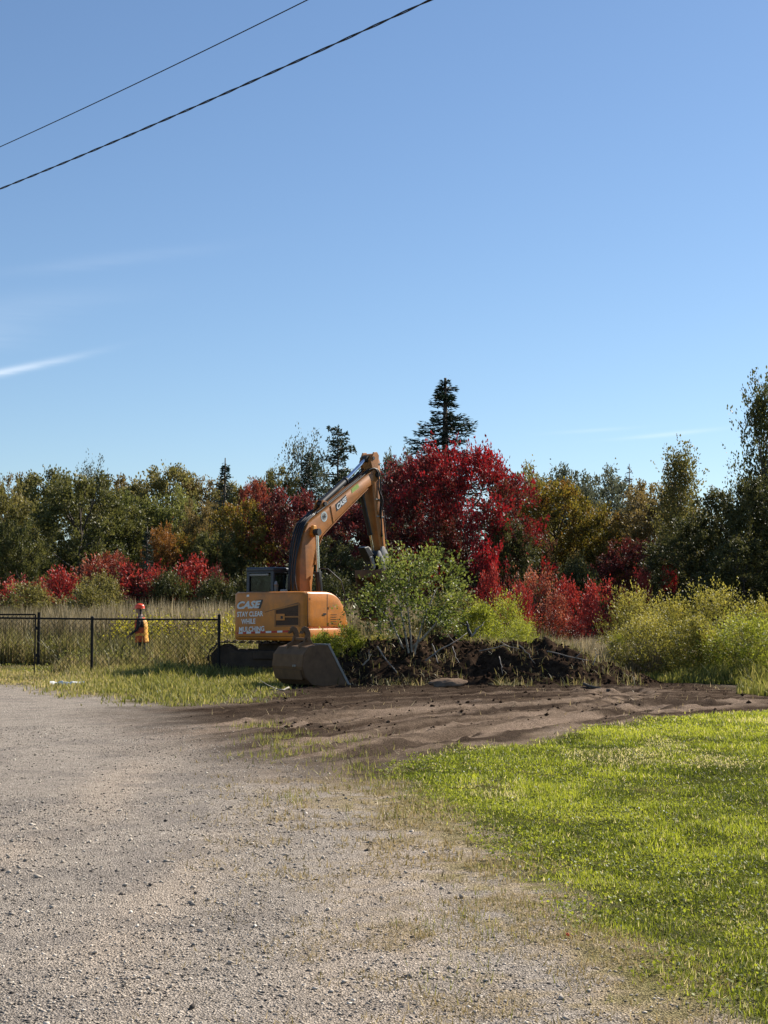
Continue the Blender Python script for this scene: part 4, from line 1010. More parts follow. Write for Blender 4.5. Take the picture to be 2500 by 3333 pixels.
quad_on_body([(916, 2014), (923, 2014), (923, 2005), (916, 2005)], 'latch', M['black'], gr_, .03)
# louver lines of the mesh
for q in np.linspace(1990, 2034, 9):
    a0 = 899 if q > 1985 else 930
    strip_on_body(np.linspace(a0 + 1, 972, 8), lambda a: q + 1.2 + 0 * a, lambda a: q + 0 * a, 'louver', M['rust'], gr_, .008)

# hinges, handles, bolts and the crease of the pressed panel
for (a_, b_) in ((1004, 1950), (1004, 2030), (1070, 1975), (1070, 2030)):
    quad_on_body([(a_, b_ + 4), (a_ + 5, b_ + 4), (a_ + 5, b_ - 4), (a_, b_ - 4)], 'hinge', M['orange2'], EX, .016)
quad_on_body([(1050, 2002), (1061, 2002), (1061, 1996), (1050, 1996)], 'door_latch', M['black'], EX, .012)
strip_on_body(np.linspace(862, 972, 12), lambda a: np.interp(a, [862, 972], [1993.5, 1962.5]), lambda a: np.interp(a, [862, 972], [1992, 1960.5]), 'panel_crease', M['black'], EX, .003)
strip_on_body(np.linspace(766, 985, 20), lambda a: 2072.5 + 0 * a, lambda a: 2071 + 0 * a, 'panel_crease', M['rust'], EX, .003)
for q in np.linspace(2000, 2030, 5): quad_on_body([(1076, q + 1.5), (1096, q + 1.5), (1096, q), (1076, q)], 'vent_slot', M['black'], EX, .004)
# --- lettering, laid on the curved wall
def text_mesh(txt, shear=0.0, bold=0.0, xs=1.0):
    c = bpy.data.curves.new('lettering', 'FONT'); c.body = txt; c.shear = shear; c.offset = bold; c.resolution_u = 3
    o = bpy.data.objects.new('lettering', c); col.objects.link(o)
    dg = bpy.context.evaluated_depsgraph_get(); me = bpy.data.meshes.new_from_object(o.evaluated_get(dg))
    V = np.array([v.co[:] for v in me.vertices]); F = [tuple(p.vertices) for p in me.polygons]
    bpy.data.objects.remove(o); bpy.data.curves.remove(c); bpy.data.meshes.remove(me)
    V[:, 0] -= V[:, 0].min(); V[:, 0] /= V[:, 0].max(); V[:, 1] -= V[:, 1].min(); V[:, 1] /= V[:, 1].max()
    return V, F
def letter_body(txt, x0, x1, yb, yt, name, mat, off, shear=0.0, bold=0.02, slope=0.0, label=None):
    V, F = text_mesh(txt, shear, bold)
    W = [surf(x0 + (x1 - x0) * v[0], yb + (yt - yb) * v[1] + slope * (v[0] - .5), off) for v in V]
    o = MB().add(W, F).build(name, mat, EX)
    if label: o['label'] = label
    return o
quad_on_body([(768, 1985), (848, 1981), (857, 1951), (778, 1958)], 'logo_plate', M['black'], EX, .004)
letter_body('CASE', 772, 851, 1981, 1956, 'lettering', M['silver'], .008, .35, .045, -4)
letter_body('STAY CLEAR', 772, 857, 2007, 1990, 'lettering', M['white'], .005, 0, .03, -3)
letter_body('WHILE', 786, 832, 2031, 2014, 'lettering', M['white'], .005, 0, .03, -2)
letter_body('MULCHING', 779, 861, 2056, 2039, 'lettering', M['white'], .005, 0, .03, -3)
quad_on_body([(803, 1943), (811, 1942), (811, 1935), (803, 1936)], 'warning_sticker', M['white'], EX, .004)
tx = [766, 778, 791, 803, 818, 832, 848, 866, 884, 903, 920, 939]
for i in range(len(tx) - 1):
    yb = np.interp(tx[i], [766, 850, 940], [2063, 2061, 2058])
    strip_on_body([tx[i], (tx[i] + tx[i + 1]) / 2, tx[i + 1]], lambda a: np.interp(a, [766, 850, 940], [2064, 2061, 2058]), lambda a: np.interp(a, [766, 850, 940], [2058, 2055, 2051.5]), 'reflective_tape', M['redtape'] if i % 2 == 0 else M['white'], EX, .006)
# tail light and lifting eye near the front corner
quad_on_body([(1103, 2038), (1111, 2038), (1111, 2024), (1103, 2026)], 'latch', M['orange2'], EX, .012)

# --- cab
cab = empty('cab', (0, 0, 0)); cab.parent = EX
cu0, cu1, cl0, cl1, cz0, cz1 = -.60, .92, .43, 1.22, 1.0, 2.72
fr = MB()
def bar(a, b, r=.04, f=None): (f or fr).tube([a, b], r, 6)
corners = [(cu0, cl0), (cu0, cl1), (cu1, cl1), (cu1, cl0)]
for (u, l) in corners: fr.box((u - .045, l - .045, cz0), (u + .045, l + .045, cz1 - .05), .012)
for (a, b) in ((0, 1), (1, 2), (2, 3), (3, 0)):
    u0, l0 = corners[a]; u1, l1 = corners[b]
    for z in (cz1 - .1, 2.06):
        fr.box((min(u0, u1) - .042, min(l0, l1) - .042, z), (max(u0, u1) + .042, max(l0, l1) + .042, z + .085), .01)
fr.box((cu0, cl0, cz0), (cu1, cl1, 1.45), .03)
fr.build('cab_frame', M['cabpaint'], cab)
MB().box((cu0 - .07, cl0 - .06, cz1 - .06), (cu1 + .1, cl1 + .05, cz1 + .05), .035).build('cab_roof', M['cabpaint'], cab)
MB().box((cu0 - .11, cl0 + .08, cz1 - .17), (cu0 - .06, cl1 - .1, cz1 - .12), .01).build('roof_rail', M['grey'], cab)
for (a, b) in (((cu0, cl0 + .05), (cu0, cl1 - .05)), ((cu0 + .05, cl0), (cu1 - .05, cl0)), ((cu0 + .05, cl1), (cu1 - .05, cl1)), ((cu1, cl0 + .05), (cu1, cl1 - .05))):
    MB().box((min(a[0], b[0]) - .006, min(a[1], b[1]) - .006, 1.47), (max(a[0], b[0]) + .006, max(a[1], b[1]) + .006, cz1 - .11)).build('window_pane', M['glass'], cab)
st = MB(); st.box((-.05, .62, 1.45), (.1, 1.02, 2.25), .06); st.box((.05, .62, 1.45), (.5, 1.02, 1.62), .05); st.build('seat', M['dark'], cab)
# mirror, exhaust, lamp on deck
w = MB(); w.tube([(-.55, .38, 2.1), (-.62, .30, 2.33)], .05, 8); w.tube([(-.62, .30, 2.33), (-.72, .24, 2.38), (-.80, .2, 2.30)], .035, 8); w.build('exhaust_pipe', M['grey'], EX, True, 40)
MB().box((-.72, -.02, 2.1), (-.55, .12, 2.2), .03).build('hood_latch', M['grey'], EX)
# handrail at the right
hr = [ex_uz(1040, 1850, -.6), ex_uz(1068, 1852, -1.0), ex_uz(1110, 1890, -1.1), ex_uz(1122, 1935, -1.1), ex_uz(1124, 2050, -1.12)]
ls = [-.6, -1.0, -1.1, -1.1, -1.12]
w = MB(); w.tube([(h[0], l, h[1]) for h, l in zip(hr, ls)], .016, 8); 
h0 = hr[0]; w.tube([(h0[0], -.6, h0[1]), (h0[0] + .02, -.6, 2.1)], .016, 8)
w.build('handrail', M['dark'], EX, True)

# --- boom, stick and cylinders in the plane l = 0
boom = [(-.24, 1.55), (-.28, 2.3), (-.26, 2.9), (-.18, 3.4), (-.08, 3.68), (.06, 3.89), (.6, 4.19), (2.74, 5.36), (3.15, 5.56), (3.30, 5.55), (3.36, 5.44), (3.32, 5.3), (3.2, 5.22), (2.74, 5.0), (1.4, 4.13), (.66, 3.62), (.45, 3.28), (.33, 2.85), (.24, 2.3), (.2, 1.55)]
bo = MB().prism(boom, -.19, .19, .02).build('boom', M['orange2'], EX, True, 35)
# top and bottom flange plates
for sgn, pl in ((1, boom[4:9]), (-1, boom[13:18])):
    w = MB()
    for i in range(len(pl) - 1):
        (a, b), (c, d) = pl[i], pl[i + 1]; L_ = math.hypot(c - a, d - b); nx_, nz_ = -(d - b) / L_, (c - a) / L_
        if nz_ * sgn < 0: nx_, nz_ = -nx_, -nz_
        q = [(a, b), (c, d), (c + nx_ * .022, d + nz_ * .022), (a + nx_ * .022, b + nz_ * .022)]
        w.prism(q, -.215, .215)
    w.build('flange', M['orange2'], bo)
# weld ring across the boom side
w = MB(); w.prism([(1.02, 4.43), (1.045, 4.44), (1.19, 4.0), (1.165, 3.99)], -.205, .205); w.build('weld_seam', M['orange2'], bo)
stk = [(2.93, 5.82), (3.02, 5.96), (3.16, 6.0), (3.28, 5.97), (3.42, 5.80), (3.48, 4.85), (3.69, 3.47), (3.80, 2.85), (3.72, 2.74), (3.6, 2.8), (3.40, 3.45), (3.24, 4.06), (3.06, 4.92), (3.02, 5.5)]
sk = MB().prism(stk, -.155, .155, .02).build('stick', M['orange2'], EX, True, 35)
w = MB()
for l in (-.18, .18): w.prism([(2.9, 5.75), (3.05, 6.02), (3.2, 6.04), (3.3, 5.95), (3.25, 5.6), (3.05, 5.4)], l - .02, l + .02, .006)
w.build('stick_ear', M['orange2'], sk)
def pin(u, z, r, l, name='pivot_pin', parent=None):
    MB().tube([(u, -l, z), (u, l, z)], r, 14).build(name, M['dark'], parent or EX, True, 40)
pin(3.2, 5.4, .075, .24, parent=bo); pin(3.02, 5.85, .05, .22, parent=sk); pin(.25, 3.68, .07, .38, parent=bo); pin(0, 1.75, .09, .3, parent=bo); pin(.86, 4.46, .06, .17, parent=bo)
def cylinder(a, m, b, l, r, name):
    e = MB(); e.tube([(a[0], l, a[1]), (m[0], l, m[1])], r, 14); e.tube([(m[0] - (m[0] - a[0]) * .04, l, m[1] - (m[1] - a[1]) * .04), (m[0], l, m[1])], r * 1.18, 14)
    o = e.build(name, M['black'], EX, True, 40)
    MB().tube([(m[0], l, m[1]), (b[0], l, b[1])], r * .58, 12).build('rod', M['chrome'], o, True, 40)
    MB().tube([(b[0], l - r, b[1]), (b[0], l + r, b[1])], r * 1.1, 12).build('rod_eye', M['dark'], o, True, 40)
    return o
cylinder((.84, 4.48), (2.0, 5.18), (2.94, 5.83), 0, .085, 'stick_cylinder')
for l in (-.33, .33): cylinder((.45, 1.5), (.31, 2.66), (.25, 3.68), l, .085, 'boom_cylinder')
cylinder((2.72, 4.9), (3.16, 3.75), (3.38, 3.1), 0, .065, 'thumb_cylinder')
w = MB()
for l in (-.1, .1): w.prism([(.62, 4.22), (.8, 4.56), (.95, 4.54), (1.15, 4.47)], l - .015, l + .015)
w.build('cylinder_bracket', M['orange2'], bo)
# boss where the boom cylinders attach
MB().tube([(.25, -.27, 3.68), (.25, .27, 3.68)], .13, 16).build('cylinder_boss', M['orange'], bo, True, 40)
# work lamp on the boom side
MB().box((.16, -.29, 3.74), (.30, -.2, 3.86), .02).build('work_lamp', M['amber'], bo)
# hoses running up the rear of the boom and over to the stick
def hose(pts, r, name='hose', mat='rubber', parent=None):
    P = np.array(pts, float); n = 26; t = np.linspace(0, len(P) - 1, n)
    C = np.stack([np.interp(t, np.arange(len(P)), P[:, k]) for k in range(3)], -1)
    for _ in range(3): C[1:-1] = C[1:-1] * .5 + (C[:-2] + C[2:]) * .25
    MB().tube(C, r, 6).build(name, M[mat], parent or bo, True)
for k, l in enumerate((-.145, -.09, -.03, .04, .11)):
    j = rng.normal(0, .025, 6)
    hose([(-.45 + j[0], l - .06, 2.12), (-.50 + j[1], l + j[2] - .04, 2.5), (-.34, l + j[3], 2.95), (-.27 + j[4] * .4, l, 3.3), (-.17, l, 3.6), (-.02, l, 3.92), (.45, l * .9, 4.18)], .022)
for l in (-.15, -.08, .08, .15):
    hose([(.45, l, 4.18), (.75, l, 4.33), (1.7, l, 4.84), (2.6, l, 5.33), (2.95, l * 1.1, 5.56)], .018, 'steel_pipe', 'dark')
for k, l in enumerate((-.235, -.21, -.25)):
    a = .05 * k
    hose([(2.75, -.17, 5.46), (3.12 - a, l, 5.62), (3.34 - a, l, 5.42), (3.30 - a * 1.5, l, 5.0), (3.34 + a, l - .03, 4.7), (3.42 - a, l + .03, 4.42), (3.42 + a * .5, -.18, 4.1), (3.50 - a * .5, -.18, 3.7)], .019, 'hose', 'rubber', sk)
hose([(3.36, -.18, 5.3), (3.38, -.19, 4.6), (3.3, -.2, 4.35), (3.46, -.19, 4.2), (3.47, -.18, 3.55), (3.62, -.18, 3.3), (3.7, -.17, 3.05)], .014, 'hose', 'rubber', sk)
hose([(3.0, .05, 5.1), (2.9, .08, 4.6), (3.02, .06, 4.15), (3.2, .0, 3.8)], .02, 'hose', 'rubber', sk)
hose([(3.52, -.2, 4.45), (3.6, -.21, 3.9), (3.66, -.21, 3.45), (3.74, -.2, 3.3)], .008, 'grease_line', 'grey', sk)
for z in (4.25, 4.72, 5.72):
    u = np.interp(z, [2.85, 3.47, 4.85, 5.8], [3.8, 3.69, 3.48, 3.42])
    MB().box((u - .34, -.172, z), (u + .03, -.156, z + .03)).build('hose_clamp', M['grey'], sk)
# boom markings on its right face
def on_boom(V, F, p0, p1, hgt_, name, mat, off):
    """map unit text along the line p0->p1 (u,z) on the right face"""
    p0 = np.array(p0); p1 = np.array(p1); d = p1 - p0; n_ = np.array([-d[1], d[0]]) / np.linalg.norm(d)
    W = [(*(p0 + d * v[0] + n_ * hgt_ * v[1]), 0) for v in V]
    W = [(a, -.19 - off, b) for a, b, _ in W]
    return MB().add(W, F).build(name, mat, bo)
SQ = (np.array([[0, 0], [1, 0], [1, 1], [0, 1]]), [(0, 1, 2, 3)])
on_boom(np.array([[0, 0], [.93, 0], [1, 1], [.07, 1]]), [(0, 1, 2, 3)], (1.31, 4.28), (1.83, 4.60), .19, 'logo_plate', M['black'], .004)
tv, tf = text_mesh('CASE', .35, .045)
on_boom(tv, tf, (1.35, 4.325), (1.81, 4.608), .14, 'lettering', M['silver'], .008)
on_boom(np.array([[0, .1], [1, 0], [.95, .9], [.1, 1]]), [(0, 1, 2, 3)], (2.02, 4.80), (2.36, 5.0), .16, 'green_label', M['decal_green'], .004)
ang = np.linspace(0, 2 * np.pi, 20, endpoint=False)
on_boom(np.stack([.5 + .5 * np.cos(ang), .5 + .5 * np.sin(ang)], -1), [tuple(range(20))], (.70, 3.93), (.94, 4.07), .27, 'round_decal', M['decal_blue'], .004)
on_boom(np.stack([.5 + .36 * np.cos(ang), .5 + .36 * np.sin(ang)], -1), [tuple(range(20))], (.70, 3.93), (.94, 4.07), .27, 'decal_mark', M['grey'], .007)
tv, tf = text_mesh('TNC', 0, .03)
on_boom(tv * np.array([[.62, .34, 1]]) + np.array([[.19, .33, 0]]), tf, (.70, 3.93), (.94, 4.07), .27, 'lettering', M['black'], .010)
# coupler, hanging bucket and thumb below the stick
def oval(cu, cz_, ru, rz, tilt=0.0, n=20):
    t = np.linspace(0, 2 * np.pi, n, endpoint=False); x_ = ru * np.cos(t); z_ = rz * np.sin(t)
    return [(cu + a * math.cos(tilt) - b * math.sin(tilt), cz_ + a * math.sin(tilt) + b * math.cos(tilt)) for a, b in zip(x_, z_)]
w = MB()
for l in (-.25, .25): w.prism(oval(3.50, 3.16, .15, .30, .45), l - .025, l + .025, .006)
cp = w.build('coupler', M['grey'], EX, True, 35)
w = MB(); w.prism(oval(3.22, 3.12, .10, .2, .4), -.30, -.27, .004); w.prism(oval(3.32, 2.98, .10, .2, .4), -.33, -.30, .004); w.build('link_plate', M['grey'], cp, True, 35)
MB().prism([(3.55, 3.35), (3.75, 2.95), (3.6, 2.7), (3.3, 2.72), (3.15, 3.05), (3.25, 3.3)], -.22, .22, .02).build('coupler_block', M['black'], cp)
MB().prism([(2.70, 3.38), (2.9, 3.42), (3.28, 3.12), (3.2, 2.72), (3.08, 2.72), (3.02, 3.02)], -.12, .12, .02).build('link_arm', M['black'], cp)
MB().prism([(2.86, 3.12), (2.98, 3.16), (3.12, 2.86), (3.04, 2.78)], -.22, -.17, .01).build('link_plate', M['grey'], cp)
bk = [(3.05, 2.78), (3.5, 2.74), (3.85, 2.5), (4.0, 2.1), (3.92, 1.7), (3.7, 1.45), (3.4, 1.38), (3.2, 1.46), (3.45, 1.52), (3.68, 1.66), (3.8, 1.95), (3.72, 2.3), (3.45, 2.5), (3.06, 2.56)]
MB().prism(bk, -.45, .45, .01).build('bucket_shell', M['bucket'], EX, True, 35)
w = MB()
for l in (-.45, .42): w.prism([(3.05, 2.78), (3.5, 2.74), (3.85, 2.5), (4.0, 2.1), (3.92, 1.7), (3.3, 1.45)], l, l + .03, .005)
w.build('bucket_cheek', M['bucket'], EX)
for l in (-.2, .2):
    MB().prism([(4.02, 1.95), (4.1, 1.9), (4.02, 1.5), (3.92, 1.12), (3.86, 1.14), (3.9, 1.5)], l - .04, l + .04, .008).build('thumb_tine', M['black'], EX)

# --- undercarriage: tracks nearly parallel to the picture, dozer blade at the left end
TA = R(4) - EXA
def tr(x, y, z):       # track frame -> machine frame
    x = x + TX
    return (x * math.cos(TA) - y * math.sin(TA), x * math.sin(TA) + y * math.cos(TA), z)
def trmb(mb):
    mb.v = [tr(*p) for p in mb.v]; return mb
TL, TR_, TX, TZ = 1.72, .41, -.17, .46     # half distance between wheels, wheel radius
shoe_me = None
for sy in (-1, 1):
    yc = sy * .98
    w = MB(); w.box((-TL + .1, yc - .16, .24), (TL - .1, yc + .16, .66), .04); w.box((-TL * .6, yc - .22, .45), (TL * .6, yc - .12, .66), .03)
    trk = trmb(w).build('track', M['muddy'], EX)
    w = MB(); w.tube([(-TL, yc - .14, TZ), (-TL, yc + .14, TZ)], TR_ - .07, 20); trmb(w).build('idler_wheel', M['muddy'], trk, True, 40)
    w = MB(); w.tube([(TL, yc - .14, TZ), (TL, yc + .14, TZ)], TR_ - .05, 20); trmb(w).build('sprocket', M['rust'], trk, True, 40)
    for k in range(7):
        x = -TL + .38 + k * (2 * TL - .76) / 6
        w = MB(); w.tube([(x, yc - .15, .2), (x, yc + .15, .2)], .11, 12); trmb(w).build('roller', M['rust'], trk, True, 40)
    per = 4 * TL + 2 * math.pi * TR_; ns = 46
    for k in range(ns):
        s = per * k / ns
        if s < 2 * TL: x, z, a = -TL + s, TZ + TR_ - .018 * math.sin(s / (2 * TL) * math.pi * 2) ** 2, 0
        elif s < 2 * TL + math.pi * TR_: t = (s - 2 * TL) / TR_; x, z, a = TL + TR_ * math.sin(t), TZ + TR_ * math.cos(t), t
        elif s < 4 * TL + math.pi * TR_: x, z, a = TL - (s - 2 * TL - math.pi * TR_), TZ - TR_, math.pi
        else: t = (s - 4 * TL - math.pi * TR_) / TR_; x, z, a = -TL - TR_ * math.sin(t), TZ - TR_ * math.cos(t), math.pi + t
        if shoe_me is None:
            b = MB(); b.box((-.075, -.25, -.012), (.075, .25, .012)); b.box((-.012, -.25, .01), (.012, .25, .045))
            shoe_me = bpy.data.meshes.new('track_shoe'); shoe_me.from_pydata(b.v, [], b.f); shoe_me.update(); shoe_me.materials.append(M['rust'])
        o = bpy.data.objects.new('track_shoe', shoe_me); col.objects.link(o); o.parent = trk
        p = tr(x, yc, z); o.location = p; o.rotation_euler = Matrix.Rotation(TA, 3, 'Z').to_4x4().to_3x3().__matmul__(Matrix.Rotation(a, 3, 'Y')).to_euler()
w = MB(); w.box((-.9, -.85, .35), (1.4, .85, .86), .06); trmb(w).build('car_body', M['muddy'], EX)

# ------------------------------------------------------------------ loose bucket on the ground
def loose_bucket():
    c = gp(1010, 2238); a = R(40); root = empty('loose_bucket', (c[0] - .20, c[1] + .55, 0.0), a); root.scale = (.88, .88, .93)
    tag(root, 'worn steel excavator bucket set down on the ground beside the fence', 'bucket')
    W = .62
    outer = [(.98, .02), (.20, .0), (-.18, .06), (-.38, .22), (-.48, .48), (-.44, .76), (-.28, .93), (.02, .98), (.34, .97)]
    inner = [(.34, .935), (.03, .945), (-.25, .90), (-.40, .74), (-.44, .48), (-.35, .25), (-.16, .10), (.2, .04), (.98, .045)]
    MB().prism(outer + inner, -W, W).build('bucket_shell', M['bucket'], root, False)
    side = [(.92, .05), (.20, .01), (-.18, .07), (-.37, .23), (-.47, .48), (-.43, .75), (-.27, .92), (.02, .97), (.30, .96)]
    for l in (-W, W):
        MB().prism(side, l - .018, l + .018).build('side_plate', M['bucket'], root)
        MB().prism([(.30, .97), (.37, .97), (.99, .05), (.92, .045)], l - .028, l + .028).build('side_cutter', M['grey'], root)
    MB().box((.95, -W - .02, .015), (1.12, W + .02, .05), .008).build('cutting_edge', M['grey'], root)
    MB().box((.22, -W, .972), (.40, W, 1.0), .006).build('top_rim', M['grey'], root)
    for l in (-.26, .22):
        ear = [(-.34, .86), (-.30, 1.0), (-.16, 1.05), (-.10, 1.2), (-.16, 1.30), (-.24, 1.30), (-.27, 1.24), (-.20, 1.25), (-.22, 1.36), (-.14, 1.41), (-.03, 1.37), (.03, 1.26), (.03, 1.12), (.10, 1.02), (.2, .96)]
        e = MB().prism(ear, l - .03, l + .03, .006).build('lifting_hook', M['bucket'], root)
    MB().tube([(-.06, -.34, 1.1), (-.06, .3, 1.1)], .04, 12).build('hook_pin', M['bucket'], root, True, 40)
    # wear plates and drain holes in the back
    for l in (-.35, -.28): MB().tube([(-.50, l, .5), (-.42, l, .5)], .028, 10).build('drain_hole', M['grey'], root)
    MB().prism([(-.50, .40), (-.455, .40), (-.40, .20), (-.43, .18)], -.55, .55).build('wear_plate', M['bucket'], root)
loose_bucket()

# ------------------------------------------------------------------ fence and gate
def chainlink(x0, x1, y, z0, z1, name, parent, pitch=.066, r=.0056):
    """woven diamond mesh as thin square wires in the plane y"""
    Vs = []; Fs = []; o = 0
    n = int(round((x1 - x0) / pitch)); px_ = (x1 - x0) / n; rows = int((z1 - z0) / (px_)); dz = (z1 - z0) / rows
    k = np.arange(rows + 1)
    for i in range(n):
        for ph in (0, 1):
            if ph == 1: continue
            x = x0 + px_ * (i + .5) + np.where((k + i) % 2 == 0, 0, px_) - px_ * .5 * ((i) % 2 == 0) * 0
            yy = y + np.where((k % 2) == 0, -r, r)
            P = np.stack([x, yy, z0 + dz * k], -1)
            ring = np.array([[r, 0, 0], [0, r, 0], [-r, 0, 0], [0, -r, 0]])
            V = (P[:, None, :] + ring[None]).reshape(-1, 3); Vs.append(V)
            a = np.arange(rows)[:, None] * 4 + np.arange(4)[None]; b = np.arange(rows)[:, None] * 4 + (np.arange(4)[None] + 1) % 4
            Fs.append(np.stack([a, b, b + 4, a + 4], -1).reshape(-1, 4) + o); o += len(V)
    me = np_mesh(name, np.vstack(Vs), np.vstack(Fs)); ob = link(name, me, M['fence'], parent); ob['kind'] = 'stuff'; return ob
def fence():
    Yf = 36.5; S = FPX / Yf / 1.0
    X = lambda px: (px - 1250) / FPX * Yf / CP
    root = empty('chain_link_fence', (X(310), Yf, 0)); ox_ = X(310)
    tag(root, 'black chain link fence with three posts in front of the worker', 'fence')
    for px, top in ((716, 1.52), (305, 1.47), (-160, 1.5)):
        x = X(px) - ox_; w = MB(); w.tube([(x, 0, -.1), (x, 0, top)], .036, 12); w.tube([(x, 0, top), (x, 0, top + .03), (x, 0, top + .05)], [.042, .042, .012], 12); w.build('post', M['fence'], root, True, 40)
        w = MB(); 
        for z in (.4, .8, 1.2): w.tube([(x, 0, z), (x, 0, z + .03)], .042, 12)
        pb = w.build('post_band', M['fence'], root, True, 40); pb['kind'] = 'stuff'
    x0, xm, x1 = X(-160) - ox_, X(305) - ox_, X(716) - ox_
    MB().tube([(x0, 0, 1.49), (xm, 0, 1.45), (x1, 0, 1.435)], .024, 10).build('top_rail', M['fence'], root, True)
    for (a, b) in ((xm, x1), (X(122) - ox_, xm)):
        chainlink(a + .04, b - .04, 0, .06, 1.43, 'wire_mesh', root)
    xx = X(121) - ox_; MB().tube([(xx, 0, 0), (xx, 0, 1.45)], .012, 6).build('tension_bar', M['fence'], root)
    MB().tube([(X(122) - ox_, 0, .06), (xm, 0, .055), (x1, 0, .06)], .005, 5).build('tension_wire', M['fence'], root)
    # gate leaf swung back, farther away
    Yg = 43.6; Xg = lambda px: (px - 1250) / FPX * Yg / CP
    g = empty('gate_leaf', (Xg(130), Yg, 0)); tag(g, 'black tubular gate leaf standing open behind the fence at left', 'gate')
    gx0, gx1 = Xg(-210) - Xg(130), 0
    z0, z1 = .07, 1.555
    for (a, b, nm) in (((gx0, 0, z1), (gx1 - .08, 0, z1 - .0), 'top_rail'), ((gx0, 0, z0), (gx1 - .08, 0, z0), 'bottom_rail'), ((gx0, 0, z0), (gx0, 0, z1), 'stile'), ((gx1 - .08, 0, z0), (gx1 - .08, 0, z1), 'stile')):
        MB().tube([a, b], .024, 10).build(nm, M['fence'], g, True, 40)
    MB().tube([(0.02, 0, -.05), (0.02, 0, 1.62)], .045, 12).build('gate_post', M['fence'], g, True, 40)
    MB().box((-.07, -.03, 1.1), (-.0, .03, 1.2), .01).build('hinge', M['fence'], g)
    MB().box((-.07, -.03, .3), (-.0, .03, .4), .01).build('hinge', M['fence'], g)
    chainlink(gx0, -.09, 0, z0, z1, 'wire_mesh', g)
fence()

# ------------------------------------------------------------------ worker
def skin_mesh(chains, name, sub=2):
    """chains: list of lists of (pos, radius or (rx,ry)); chains joined where positions repeat; first vertex is the root"""
    verts = []; rad = []; edges = []; key = {}
    def vid(p, r):
        k = tuple(round(c, 4) for c in p)
        if k not in key: key[k] = len(verts); verts.append(p); rad.append(r if isinstance(r, tuple) else (r, r))
        return key[k]
    for ch in chains:
        ids = [vid(p, r) for p, r in ch]; edges += list(zip(ids[:-1], ids[1:]))
    me = bpy.data.meshes.new(name); me.from_pydata(verts, edges, []); me.update()
    o = bpy.data.objects.new(name, me); col.objects.link(o)
    sm = o.modifiers.new('skin', 'SKIN'); sm.use_smooth_shade = True
    for i, sv in enumerate(me.skin_vertices[0].data): sv.radius = rad[i]; sv.use_root = (i == 0)
    ss = o.modifiers.new('sub', 'SUBSURF'); ss.levels = sub; ss.render_levels = sub
    dg = bpy.context.evaluated_depsgraph_get(); out = bpy.data.meshes.new_from_object(o.evaluated_get(dg))
    bpy.data.objects.remove(o); bpy.data.meshes.remove(me); out.name = name
    for p in out.polygons: p.use_smooth = True
    return out
